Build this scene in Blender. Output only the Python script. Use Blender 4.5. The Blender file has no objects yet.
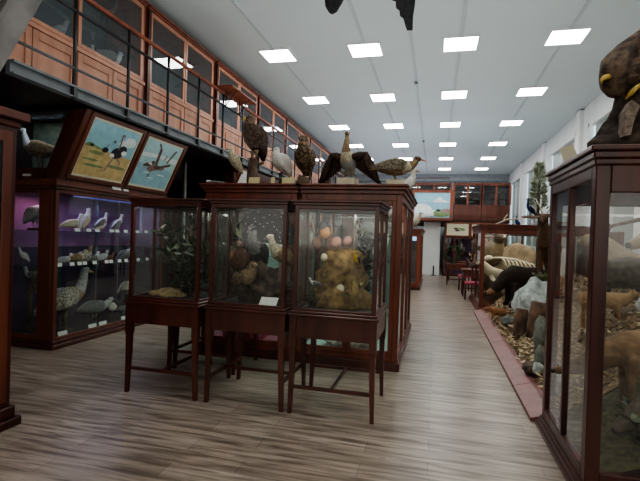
import bpy, math, random
from mathutils import Vector, Matrix, noise
R = random.Random(7)
SC = bpy.context.scene
COL = SC.collection
V = Vector
rad = math.radians

# ------------------------------------------------------------------ materials
def nt(name):
    m = bpy.data.materials.new(name); m.use_nodes = True
    t = m.node_tree; t.nodes.clear()
    o = t.nodes.new('ShaderNodeOutputMaterial')
    return m, t, o

def mat(name, c, c2=None, rough=.5, scale=8, stretch=(1, 1, 1), spec=.5, bump=0, detail=4, metal=0, emit=0, coord='Object', lo=.35, hi=.65):
    m, t, o = nt(name)
    b = t.nodes.new('ShaderNodeBsdfPrincipled')
    b.inputs['Roughness'].default_value = rough
    b.inputs['Specular IOR Level'].default_value = spec
    b.inputs['Metallic'].default_value = metal
    t.links.new(b.outputs[0], o.inputs[0])
    if c2 is None: c2 = tuple(x * .75 for x in c)
    tc = t.nodes.new('ShaderNodeTexCoord'); mp = t.nodes.new('ShaderNodeMapping')
    mp.inputs['Scale'].default_value = stretch
    n = t.nodes.new('ShaderNodeTexNoise'); n.inputs['Scale'].default_value = scale; n.inputs['Detail'].default_value = detail
    r = t.nodes.new('ShaderNodeValToRGB')
    r.color_ramp.elements[0].position = lo; r.color_ramp.elements[1].position = hi
    r.color_ramp.elements[0].color = (*c2, 1); r.color_ramp.elements[1].color = (*c, 1)
    t.links.new(tc.outputs[coord], mp.inputs[0]); t.links.new(mp.outputs[0], n.inputs[0])
    t.links.new(n.outputs[0], r.inputs[0]); t.links.new(r.outputs[0], b.inputs['Base Color'])
    if bump:
        bp = t.nodes.new('ShaderNodeBump'); bp.inputs['Strength'].default_value = bump; bp.inputs['Distance'].default_value = .02
        t.links.new(n.outputs[0], bp.inputs['Height']); t.links.new(bp.outputs[0], b.inputs['Normal'])
    if emit:
        b.inputs['Emission Strength'].default_value = emit
        b.inputs['Emission Color'].default_value = (*c, 1)
    return m

def emis(name, c, s):
    m, t, o = nt(name)
    e = t.nodes.new('ShaderNodeEmission'); e.inputs[0].default_value = (*c, 1); e.inputs[1].default_value = s
    t.links.new(e.outputs[0], o.inputs[0]); return m

def glass(name, tint=(.95, .97, .96), base=.035, top=.8, rough=.0, haze=0.0):
    m, t, o = nt(name)
    tr = t.nodes.new('ShaderNodeBsdfTransparent'); tr.inputs[0].default_value = (*tint, 1)
    gl = t.nodes.new('ShaderNodeBsdfGlossy'); gl.inputs['Roughness'].default_value = rough; gl.inputs[0].default_value = (.95, .97, 1, 1)
    lw = t.nodes.new('ShaderNodeLayerWeight'); lw.inputs[0].default_value = .5
    p = t.nodes.new('ShaderNodeMath'); p.operation = 'POWER'; p.inputs[1].default_value = 4
    ma = t.nodes.new('ShaderNodeMath'); ma.operation = 'MULTIPLY_ADD'; ma.inputs[1].default_value = top; ma.inputs[2].default_value = base
    mx = t.nodes.new('ShaderNodeMixShader')
    L = t.links.new
    L(lw.outputs['Facing'], p.inputs[0]); L(p.outputs[0], ma.inputs[0]); L(ma.outputs[0], mx.inputs[0])
    L(tr.outputs[0], mx.inputs[1]); L(gl.outputs[0], mx.inputs[2])
    if haze:  # pale diffuse layer stands in for reflected haze
        d = t.nodes.new('ShaderNodeBsdfDiffuse'); d.inputs[0].default_value = (.62, .60, .60, 1)
        n = t.nodes.new('ShaderNodeTexNoise'); n.inputs['Scale'].default_value = 2.5
        tc = t.nodes.new('ShaderNodeTexCoord'); L(tc.outputs['Object'], n.inputs[0])
        mr = t.nodes.new('ShaderNodeMapRange'); mr.inputs[1].default_value = .3; mr.inputs[2].default_value = .7; mr.inputs[3].default_value = haze * .5; mr.inputs[4].default_value = haze * 1.5
        L(n.outputs[0], mr.inputs[0])
        m2 = t.nodes.new('ShaderNodeMixShader'); L(mr.outputs[0], m2.inputs[0]); L(mx.outputs[0], m2.inputs[1]); L(d.outputs[0], m2.inputs[2]); L(m2.outputs[0], o.inputs[0])
    else: L(mx.outputs[0], o.inputs[0])
    return m

W_DARK = mat('mahogany_dark', (.085, .022, .014), (.040, .010, .007), rough=.3, scale=6, stretch=(1, 1, .12))
W_RED = mat('mahogany_red', (.17, .042, .022), (.09, .022, .012), rough=.32, scale=6, stretch=(1, 1, .12))
W_MID = mat('mahogany_mid', (.145, .040, .020), (.08, .020, .011), rough=.38, scale=6, stretch=(1, 1, .12))
W_GAL = mat('gallery_wood', (.54, .255, .16), (.43, .19, .115), rough=.38, scale=5, stretch=(1, 1, .1))
W_GALR = mat('gallery_frame_wood', (.27, .075, .036), (.17, .045, .024), rough=.35, scale=5, stretch=(1, 1, .1))
W_NEAR = mat('near_case_wood', (.075, .018, .013), (.035, .008, .006), rough=.3, scale=6, stretch=(1, 1, .12))
W_BLACK = mat('near_black_wood', (.022, .010, .008), (.012, .006, .005), rough=.5)  # near-black wood of treads, doorway, gallery floor and slanted cabinets
INT_GREY = mat('case_lining_grey', (.16, .15, .16), (.11, .105, .11), rough=.8, scale=2)
INT_BACK = mat('case_back_grey', (.50, .48, .45), (.42, .40, .38), rough=.8, scale=2)
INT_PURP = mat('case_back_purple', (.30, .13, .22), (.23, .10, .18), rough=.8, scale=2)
INT_SHADED = mat('case_back_shaded', (.075, .045, .075), (.05, .03, .05), rough=.8, scale=2)  # darkened copy of the case back, light falloff put into the colour
INT_DARK = mat('case_lining_dark', (.035, .022, .024), (.022, .015, .016), rough=.7, scale=3)
GLASS = glass('pane_glass')
GLASS_V = glass('hazed_vitrine_glass', base=.025, haze=.014)  # milky veil on the panes imitates room reflections
GLASS_N = glass('near_pane_glass', (.96, .96, .95), .03, .55)
GLASS_G = glass('gallery_pane_glass', (.9, .92, .94), .06, .75)
SHELF = glass('shelf_glass', (.75, .88, .86), .10, .8)
STEEL = mat('beam_steel', (.13, .145, .15), (.085, .095, .10), rough=.45, scale=3)
IRON = mat('black_iron', (.012, .012, .013), (.008, .008, .008), rough=.35)
STRING = mat('stringer_paint', (.15, .135, .125), (.085, .075, .07), rough=.5, scale=4)
WHITE = mat('white_paint', (.82, .84, .83), (.78, .80, .79), rough=.6, scale=2)
PAPER = mat('label_paper', (.75, .76, .72), (.68, .69, .65), rough=.8)
CARD_Y = mat('yellow_card', (.62, .56, .33), (.54, .48, .28), rough=.8)
CARD_P = mat('pale_block', (.60, .56, .42), (.5, .46, .34), rough=.8)
KERB = mat('kerb_paint', (.25, .10, .092), (.18, .072, .066), rough=.45, scale=7)
LED = emis('led_diffuser', (1.0, .99, .96), 15)
WIN_LIT = emis('lit_window', (.75, .95, 1), 1.2)
FROST = mat('frosted_pane', (.36, .41, .40), (.31, .36, .35), rough=.25, scale=1)

# ------------------------------------------------------------------ mesh builder
class MB:
    def __init__(s): s.v = []; s.f = []; s.m = []; s.sm = []; s.T = None
    def add(s, vs, fs, m=0, smooth=False):
        n = len(s.v)
        s.v += [tuple(s.T @ V(p)) if s.T else tuple(p) for p in vs]
        for f in fs: s.f.append([i + n for i in f]); s.m.append(m); s.sm.append(smooth)
        return s
    def box(s, x0, x1, y0, y1, z0, z1, m=0):
        p = [(x, y, z) for z in (z0, z1) for y in (y0, y1) for x in (x0, x1)]
        return s.add(p, [(0, 2, 3, 1), (4, 5, 7, 6), (0, 1, 5, 4), (2, 6, 7, 3), (0, 4, 6, 2), (1, 3, 7, 5)], m)
    def quad(s, a, b, c, d, m=0): return s.add([a, b, c, d], [(0, 1, 2, 3)], m)
    def poly(s, pts, m=0): return s.add(pts, [tuple(range(len(pts)))], m)
    def prism(s, pts, ext, m=0):
        n = len(pts); e = V(ext)
        vs = [V(p) for p in pts] + [V(p) + e for p in pts]
        fs = [tuple(range(n))[::-1], tuple(range(n, 2 * n))] + [(i, (i + 1) % n, n + (i + 1) % n, n + i) for i in range(n)]
        return s.add(vs, fs, m)
    def loft(s, rings, n=10, ms=None, m=0, up=None):
        """rings: (centre, r_side, r_up); one continuous tapered surface with closed ends"""
        P = [V(r[0]) for r in rings]; k = len(P); vs = []; side = None
        for i in range(k):
            t = (P[min(i + 1, k - 1)] - P[max(i - 1, 0)])
            t = t.normalized() if t.length > 1e-9 else V((1, 0, 0))
            if side is None:
                a = V(up) if up else V((0, 1, 0))
                if abs(a.dot(t)) > .9: a = V((1, 0, 0))
                side = (a - t * a.dot(t)).normalized()
            else:
                q = side - t * side.dot(t)
                side = q.normalized() if q.length > 1e-6 else side
            w = t.cross(side).normalized()
            ra, rb = rings[i][1], rings[i][2] if len(rings[i]) > 2 else rings[i][1]
            for j in range(n):
                an = 2 * math.pi * j / n
                vs.append(P[i] + side * (math.cos(an) * ra) + w * (math.sin(an) * rb))
        base = len(s.v)
        for i in range(k - 1):
            s.f += []
        fs = []; mm = []
        for i in range(k - 1):
            for j in range(n):
                fs.append((i * n + j, i * n + (j + 1) % n, (i + 1) * n + (j + 1) % n, (i + 1) * n + j)); mm.append(ms[i] if ms else m)
        fs.append(tuple(range(n))[::-1]); mm.append(ms[0] if ms else m)
        fs.append(tuple(range((k - 1) * n, k * n))); mm.append(ms[-1] if ms else m)
        s.v += [tuple(s.T @ p) if s.T else tuple(p) for p in vs]
        for f, q in zip(fs, mm): s.f.append([i + base for i in f]); s.m.append(q); s.sm.append(True)
        return s
    def tube(s, p, q, r, r2=None, n=8, m=0):
        return s.loft([(p, r, r), (q, r2 if r2 is not None else r, r2 if r2 is not None else r)], n, m=m)
    def chain(s, pts, n=8, m=0): return s.loft([(p[:3], p[3], p[3]) for p in pts], n, m=m)
    def ball(s, c, rx, ry=None, rz=None, n=10, k=7, m=0, rough=0, seed=0):
        ry = rx if ry is None else ry; rz = rx if rz is None else rz
        vs = []; fs = []
        for i in range(k + 1):
            th = math.pi * i / k
            for j in range(n):
                ph = 2 * math.pi * j / n
                d = V((math.sin(th) * math.cos(ph), math.sin(th) * math.sin(ph), math.cos(th)))
                f = 1 + (rough * noise.noise(d * 1.9 + V((seed, seed * 2.3, 0))) + rough * .5 * noise.noise(d * 4.5 + V((seed, 0, seed))) if rough else 0)
                vs.append((c[0] + d.x * rx * f, c[1] + d.y * ry * f, c[2] + d.z * rz * f))
        for i in range(k):
            for j in range(n): fs.append((i * n + j, (i + 1) * n + j, (i + 1) * n + (j + 1) % n, i * n + (j + 1) % n))
        return s.add(vs, fs, m, True)
    def leaf(s, p, d, L, w, m=0, nrm=None):
        d = V(d).normalized(); a = V(nrm) if nrm else V((R.uniform(-1, 1), R.uniform(-1, 1), R.uniform(-1, 1)))
        t = d.cross(a)
        if t.length < 1e-3: t = d.cross(V((0, 0, 1)) + V((.1, 0, 0)))
        t = t.normalized() * w * .5; p = V(p)
        return s.add([p, p + d * L * .4 + t, p + d * L, p + d * L * .4 - t], [(0, 1, 2, 3)], m)

def mesh_obj(name, mb, mats, parent=None, off=(0, 0, 0), bevel=0):
    me = bpy.data.meshes.new(name)
    o_ = V(off)
    me.from_pydata([tuple(V(p) - o_) for p in mb.v], [], mb.f)
    for m in (mats if isinstance(mats, (list, tuple)) else [mats]): me.materials.append(m)
    me.polygons.foreach_set('material_index', mb.m)
    me.polygons.foreach_set('use_smooth', mb.sm)
    me.update()
    o = bpy.data.objects.new(name, me); COL.objects.link(o)
    if parent: o.parent = parent
    if bevel:
        b = o.modifiers.new('bevel', 'BEVEL'); b.width = bevel; b.segments = 1; b.limit_method = 'ANGLE'
    return o

def tag(o, label, cat, group=None, kind=None):
    o['label'] = label; o['category'] = cat
    if group: o['group'] = group
    if kind: o['kind'] = kind
    return o
def thing(name, label, cat, loc=(0, 0, 0), rz=0, group=None, scale=1):
    o = bpy.data.objects.new(name, None); COL.objects.link(o)
    o.location = loc; o.rotation_euler = (0, 0, rad(rz)); o.scale = (scale,) * 3
    o.empty_display_size = .1
    return tag(o, label, cat, group)
def part(root, name, mb, mats, bevel=0, parent=None, label=None):
    """mb in world axes; stored relative to the thing's base (root is unrotated)"""
    o = mesh_obj(name, mb, mats, parent or root, root.location, bevel)
    if label: o['label'] = label
    return o
def lpart(root, name, mb, mats, parent=None, bevel=0):
    return mesh_obj(name, mb, mats, parent or root, (0, 0, 0), bevel)
def single(name, mb, mats, label, cat, base, group=None, bevel=0, kind=None):
    o = mesh_obj(name, mb, mats, None, base, bevel); o.location = base
    return tag(o, label, cat, group, kind)
def struct(name, mb, mats):
    o = mesh_obj(name, mb, mats); o['kind'] = 'structure'; return o
def dup(root, loc, rz=None, scale=None, label=None, group=None):
    r = root.copy(); COL.objects.link(r); r.location = loc
    if rz is not None: r.rotation_euler = (0, 0, rad(rz))
    if scale is not None: r.scale = (scale,) * 3
    if label: r['label'] = label
    if group: r['group'] = group
    for ch in list(root.children):
        c = ch.copy(); COL.objects.link(c); c.parent = r
        for g in list(ch.children):
            d = g.copy(); COL.objects.link(d); d.parent = c
    return r

# ------------------------------------------------------------------ setting
CEIL = 5.7
def floor_mat():
    m, t, o = nt('oak_planks'); L = t.links.new
    b = t.nodes.new('ShaderNodeBsdfPrincipled'); L(b.outputs[0], o.inputs[0])
    tc = t.nodes.new('ShaderNodeTexCoord')
    br = t.nodes.new('ShaderNodeTexBrick'); br.inputs['Scale'].default_value = 1
    br.inputs['Brick Width'].default_value = 1.25; br.inputs['Row Height'].default_value = .19
    br.inputs['Mortar Size'].default_value = .0025; br.inputs['Mortar Smooth'].default_value = .3
    br.inputs['Color1'].default_value = (.29, .235, .192, 1); br.inputs['Color2'].default_value = (.39, .325, .272, 1); br.inputs['Mortar'].default_value = (.16, .13, .11, 1)
    br.offset = .37
    L(tc.outputs['Object'], br.inputs[0])
    mp = t.nodes.new('ShaderNodeMapping'); mp.inputs['Scale'].default_value = (1.2, 13, 1)
    L(tc.outputs['Object'], mp.inputs[0])
    n = t.nodes.new('ShaderNodeTexNoise'); n.inputs['Scale'].default_value = 1.6; n.inputs['Detail'].default_value = 7; n.inputs['Distortion'].default_value = .6
    L(mp.outputs[0], n.inputs[0])
    r = t.nodes.new('ShaderNodeValToRGB'); r.color_ramp.elements[0].position = .33; r.color_ramp.elements[1].position = .62
    r.color_ramp.elements[0].color = (.42, .385, .36, 1); r.color_ramp.elements[1].color = (1.10, 1.09, 1.08, 1)
    L(n.outputs[0], r.inputs[0])
    mx = t.nodes.new('ShaderNodeMix'); mx.data_type = 'RGBA'; mx.blend_type = 'MULTIPLY'; mx.inputs[0].default_value = 1
    L(br.outputs['Color'], mx.inputs[6]); L(r.outputs[0], mx.inputs[7]); L(mx.outputs[2], b.inputs['Base Color'])
    mr = t.nodes.new('ShaderNodeMapRange'); mr.inputs[3].default_value = .36; mr.inputs[4].default_value = .24
    L(n.outputs[0], mr.inputs[0]); L(mr.outputs[0], b.inputs['Roughness'])
    bp = t.nodes.new('ShaderNodeBump'); bp.inputs['Strength'].default_value = .15; bp.inputs['Distance'].default_value = .004
    L(n.outputs[0], bp.inputs['Height']); L(bp.outputs[0], b.inputs['Normal'])
    b.inputs['Specular IOR Level'].default_value = .5
    return m
struct('floor', MB().box(-5.9, 4.3, -4, 30.6, -.1, 0), floor_mat())
CEILM = mat('ceiling_paint', (.63, .70, .70), (.61, .68, .68), rough=.75, scale=.6)
struct('ceiling', MB().box(-5.9, 4.3, -4, 30.6, CEIL, CEIL + .1), CEILM)
WL = mat('left_wall_paint', (.16, .14, .14), (.12, .10, .10), rough=.8, scale=1)
struct('wall_left', MB().box(-5.9, -5.8, -4, 30.6, 0, CEIL), WL)
struct('wall_far', MB().box(-5.8, 4.2, 30.5, 30.6, 0, CEIL), mat('far_wall_paint', (.42, .46, .49), (.38, .42, .45), rough=.8, scale=1))
struct('wall_near', MB().box(-5.8, 4.2, -4.1, -4, 0, CEIL), mat('near_wall_paint', (.5, .5, .49), (.46, .46, .45), rough=.8, scale=1))
# right wall with window openings
wins = [(-2.2, 1.2), (2.9, 6.2), (7.3, 10.5), (11.4, 15.0), (16.2, 19.9), (21.0, 24.9), (26.0, 29.6)]
WZ0, WZ1 = 1.35, 5.15
wb = MB(); ys = -4
for a, b_ in wins:
    wb.box(4.2, 4.4, ys, a, 0, CEIL); wb.box(4.2, 4.4, a, b_, 0, WZ0); wb.box(4.2, 4.4, a, b_, WZ1, CEIL); ys = b_
wb.box(4.2, 4.4, ys, 30.6, 0, CEIL)
struct('wall_right', wb, WHITE)
for i, (a, b_) in enumerate(wins):
    f = MB()
    f.box(4.2, 4.36, a, a + .12, WZ0, WZ1); f.box(4.2, 4.36, b_ - .12, b_, WZ0, WZ1)
    f.box(4.2, 4.36, a, b_, WZ1 - .12, WZ1); f.box(4.2, 4.36, a, b_, WZ0, WZ0 + .1)
    m_ = (a + b_) / 2
    f.box(4.24, 4.36, m_ - .05, m_ + .05, WZ0, WZ1)
    w = struct('window_%d' % (i + 1), f, WHITE)
    p = MB().box(4.33, 4.34, a + .12, b_ - .24, WZ0 + .1, WZ1 - .12)
    mesh_obj('blind', p, FROST, w)
    p = MB().box(4.335, 4.345, b_ - .24, b_ - .12, WZ0 + .1, WZ1 - .12)
    mesh_obj('pane', p, WIN_LIT, w)
k = 0
for y in (2.1, 6.8, 10.9, 15.6, 20.45, 25.4):
    k += 1; struct('trim_%d' % k, MB().box(4.09, 4.2, y - .16, y + .16, 0, CEIL - .05).box(4.07, 4.2, y - .19, y + .19, CEIL - .22, CEIL - .05), WHITE)
# cable trunking under the ceiling
for x in (-3.62, -1.6, -.63, .36, 2.36):
    k += 1; struct('trim_%d' % k, MB().box(x - .025, x + .025, 1.5, 30.4, CEIL - .025, CEIL), mat('trunking_%d' % k, (.52, .57, .58), (.50, .55, .56), rough=.6))
# ceiling beam against the far wall
k += 1; struct('trim_%d' % k, MB().box(-5.8, 4.2, 29.9, 30.5, 5.3, CEIL), mat('far_beam_paint', (.40, .44, .46), None, rough=.7))

# ------------------------------------------------------------------ ceiling lights and added fills
colw = ['nearest the gallery', 'second from the gallery', 'third from the gallery', 'nearest the window wall']
roww = ['front', 'second', 'third', 'fourth', 'fifth', 'rearmost']
proto = None
for i, y in enumerate((10.0, 13.45, 16.9, 20.4, 23.9, 27.4)):
    for j, x in enumerate((-3.62, -1.62, .36, 2.36)):
        lab = 'square white ceiling light panel, %s in the %s row of panels' % (colw[j], roww[i])
        z = CEIL - .035
        if proto is None:
            proto = thing('ceiling_light', lab, 'ceiling light', (x, y, z), group='ceiling light panels')
            a = .345
            lpart(proto, 'light_frame', MB().box(-a, a, -a, -a + .02, -.004, .035).box(-a, a, a - .02, a, -.004, .035).box(-a, -a + .02, -a + .02, a - .02, -.004, .035).box(a - .02, a, -a + .02, a - .02, -.004, .035), WHITE)
            lpart(proto, 'diffuser', MB().box(-a + .02, a - .02, -a + .02, a - .02, -.008, .02), LED)
        else: dup(proto, (x, y, z), label=lab)
def area(loc, sx, sy, e, c=(1, .98, .94), rot=(0, 0, 0)):
    l = bpy.data.lights.new('area_light', 'AREA'); l.shape = 'RECTANGLE'; l.size = sx; l.size_y = sy; l.energy = e; l.color = c
    o = bpy.data.objects.new('area_light', l); COL.objects.link(o); o.location = loc; o.rotation_euler = rot; return o
for y in (-.5, 3.0, 6.5):
    for x in (-1.62, .36, 2.36): area((x, y, CEIL - .1), .66, .66, 16)
area((-.8, 14, 2.75), 6.5, 30, 250, (.93, .98, 1), (math.pi, 0, 0))  # added upward fill to brighten the ceiling, no such fixture
area((-.6, -3.9, 2.6), 9.4, 2.6, 190, (1, .94, .86), (math.pi / 2, 0, math.pi))  # added fill on the near wall for the camera-facing fronts
area((-.8, 22, 2.75), 6, 13, 55, (.45, .65, 1), (math.pi, 0, 0))  # added bluish uplight to tint the far ceiling
# smoke detectors on the trunking
for y, lab in ((12.2, 'small round smoke detector under the trunking, nearer of the two'), (19.5, 'small round smoke detector under the trunking, farther of the two')):
    single('smoke_detector', MB().loft([((-.63, y, CEIL - .05), .05), ((-.63, y, CEIL - .08), .05), ((-.63, y, CEIL - .1), .03)], 12), mat('detector_grey', (.2, .21, .22), None), lab, 'smoke detector', (-.63, y, CEIL - .05), 'smoke detectors')

# ------------------------------------------------------------------ left gallery
GX, GZ = -4.2, 3.25
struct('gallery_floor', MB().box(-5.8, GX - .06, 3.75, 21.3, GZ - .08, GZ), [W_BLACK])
bm_ = MB().box(GX - .06, GX, 3.75, 21.3, GZ - .12, GZ + .02).box(GX, GX + .045, 3.75, 21.3, GZ - .005, GZ + .02).box(GX, GX + .045, 3.75, 21.3, GZ - .12, GZ - .105)
struct('gallery_beam', bm_, STEEL)
rl = thing('gallery_railing', 'long black iron railing along the wooden gallery, upper left', 'railing', (GX + .02, 3.8, GZ))
x = GX + .02
part(rl, 'top_rail', MB().tube((x, 3.75, 4.37), (x, 21.2, 4.37), .028), W_GALR, label='reddish wooden handrail')
part(rl, 'middle_rail', MB().tube((x, 3.75, 4.14), (x, 21.2, 4.14), .02), IRON)
part(rl, 'lower_rail', MB().tube((x, 3.75, 3.47), (x, 21.2, 3.47), .018), mat('rail_grey', (.09, .10, .11), None, rough=.4))
for i in range(17):
    y = 3.62 + .97 * (i + 1) - .02
    part(rl, 'post', MB().tube((x, y, GZ - .14), (x, y, 4.37), .021).box(x - .02, x + .03, y - .03, y + .03, GZ - .12, GZ + .0), IRON)

def gallery_cabinet(y0, y1, bays, label):
    X = -4.95; t = thing('gallery_cabinet', label, 'cabinet', (X, y0, GZ), group='gallery cabinets')
    c = MB().box(-5.75, X, y0, y0 + .05, GZ, 5.42).box(-5.75, X, y1 - .05, y1, GZ, 5.42).box(-5.75, -5.72, y0 + .05, y1 - .05, GZ, 5.42)
    c.box(-5.72, X, y0 + .05, y1 - .05, GZ, GZ + .08).box(-5.72, X - .04, y0 + .05, y1 - .05, 5.38, 5.42).box(-5.72, X - .05, y0 + .05, y1 - .05, 4.06, 4.09)
    part(t, 'carcass', c, W_GALR)
    part(t, 'lining', MB().box(-5.718, -5.71, y0 + .05, y1 - .05, 4.09, 5.38), INT_GREY)
    part(t, 'cornice', MB().box(-5.75, X + .03, y0, y1, 5.42, 5.46).box(-5.75, X + .06, y0, y1, 5.46, 5.50), W_GALR, .006)
    part(t, 'end_post', MB().box(X, X + .03, y0, y0 + .07, GZ, 5.42), W_DARK)
    part(t, 'sill', MB().box(X - .02, X + .03, y0 + .07, y1, 4.07, 4.13), W_GAL, .005)
    w = (y1 - y0 - .12) / bays
    for b in range(bays):
        a = y0 + .08 + b * w; e = a + w - .02
        d = MB().box(X - .02, X + .015, a, a + .06, 4.14, 5.41).box(X - .02, X + .015, e - .06, e, 4.14, 5.41).box(X - .02, X + .015, a + .06, e - .06, 4.14, 4.2).box(X - .02, X + .015, a + .06, e - .06, 5.34, 5.41)
        dr = part(t, 'glazed_door', d, W_GAL, .004)
        part(t, 'glass_pane', MB().box(X - .006, X, a + .06, e - .06, 4.2, 5.34), GLASS_G, parent=dr)
        for q in range(2):
            pa = a + q * (w - .02) / 2; pe = pa + (w - .02) / 2 - .015
            d = MB().box(X - .02, X + .004, pa, pe, GZ + .08, 4.06)
            for (u0, u1, v0, v1) in ((pa, pa + .09, GZ + .08, 4.06), (pe - .09, pe, GZ + .08, 4.06), (pa + .09, pe - .09, GZ + .08, GZ + .2), (pa + .09, pe - .09, 3.95, 4.06)):
                d.box(X + .004, X + .022, u0, u1, v0, v1)
            part(t, 'panel_door', d, W_GAL, .005)
    for z in (4.52, 4.92):
        part(t, 'shelf', MB().box(-5.7, X - .1, y0 + .06, y1 - .06, z, z + .015), SHELF)
    return t
gallery_cabinet(3.9, 6.97, 2, 'orange-brown gallery cabinet nearest the stair, with goose behind its glass')
gallery_cabinet(7.03, 9.5, 2, 'orange-brown gallery cabinet second from the stair, mirroring two ceiling lights')
gallery_cabinet(9.6, 12.1, 2, 'orange-brown gallery cabinet third from the stair, behind the railing shelf')
gallery_cabinet(12.16, 14.6, 2, 'orange-brown gallery cabinet fourth from the stair, above the eagle')
gallery_cabinet(14.66, 17.6, 2, 'orange-brown gallery cabinet fifth from the stair, behind the brown owl')
gallery_cabinet(17.66, 21.1, 2, 'orange-brown gallery cabinet farthest from the stair along the left gallery')

# reading shelf on the railing
t = thing('railing_shelf', 'small brown wooden shelf on iron brackets hooked over the gallery railing', 'shelf', (-4.1, 8.85, 4.3))
part(t, 'shelf_board', MB().box(-4.3, -3.88, 8.2, 9.45, 4.42, 4.45), W_GALR, .004)
for y in (8.5, 9.15):
    b = MB().tube((-4.15, y, 4.42), (-4.15, y, 4.12), .012).tube((-4.15, y, 4.14), (-3.93, y, 4.42), .01)
    b.tube((-4.15, y, 4.28), (-4.04, y, 4.42), .007)
    part(t, 'bracket', b, IRON)

# stair at the near end of the gallery
t = thing('gallery_stair', 'steep grey stair stringer cutting across the upper corner beside the gallery', 'stair', (-4.4, 1.9, 0))
def slab(x0, x1): 
    return MB().prism([(x0, 1.72, 0), (x0, 2.02, 0), (x0, 4.02, 3.98), (x0, 3.72, 3.98)], (x1 - x0, 0, 0))
part(t, 'stringer', slab(-4.16, -4.10).prism([(-4.17, 1.70, 0), (-4.17, 1.76, 0), (-4.17, 3.76, 3.98), (-4.17, 3.70, 3.98)], (.1, 0, 0)), STRING, .004)
part(t, 'stringer', slab(-4.86, -4.80), STRING, .004)
for i in range(11):
    z = .29 * (i + 1); y = 1.8 + z * .5025
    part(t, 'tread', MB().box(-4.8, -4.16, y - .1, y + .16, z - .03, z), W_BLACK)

# ------------------------------------------------------------------ animal helpers
EYE = mat('eye_black', (.01, .01, .01), None, rough=.1)
def fm(name, c, c2, scale=60, rough=.75, stretch=(1, 1, 1)): return mat(name, c, c2, rough=rough, scale=scale, stretch=stretch, spec=.25, bump=.5, detail=3, lo=.4, hi=.6)
F = {
 'white': fm('feather_white', (.68, .66, .60), (.46, .44, .40)),
 'cream': fm('feather_cream', (.60, .55, .42), (.36, .31, .20)),
 'lgrey': fm('feather_light_grey', (.42, .42, .40), (.25, .25, .24)),
 'grey': fm('feather_grey', (.20, .20, .19), (.10, .10, .10)),
 'brown': fm('feather_brown', (.16, .10, .06), (.06, .038, .024), 35),
 'dbrown': fm('feather_dark_brown', (.075, .045, .03), (.025, .015, .011), 30),
 'tan': fm('feather_tan', (.33, .24, .14), (.16, .11, .065), 40),
 'greyb': fm('feather_grey_buff', (.27, .23, .17), (.10, .085, .065), 40),
 'black': fm('feather_black', (.022, .022, .025), (.01, .01, .012), 40),
 'owl': fm('feather_owl', (.19, .13, .075), (.035, .023, .015), 28),
 'bustard': fm('feather_bustard', (.50, .47, .40), (.10, .09, .08), 55),
 'rust': fm('feather_rust', (.19, .095, .06), (.08, .038, .026), 45),
 'blue': fm('feather_blue', (.02, .05, .22), (.01, .02, .10), 30),
 'yellow': fm('feather_yellow', (.75, .50, .05), (.55, .33, .03), 50),
 'bill_y': mat('bill_yellow', (.55, .38, .08), None, rough=.4), 'bill_d': mat('bill_dark', (.05, .045, .04), None, rough=.4),
 'bill_o': mat('bill_orange', (.50, .17, .06), None, rough=.4), 'leg': mat('leg_horn', (.22, .17, .10), None, rough=.6),
 'wood': mat('perch_wood', (.16, .11, .075), (.06, .04, .028), rough=.9, scale=14, stretch=(1, 1, .3), bump=.8),
}
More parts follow.
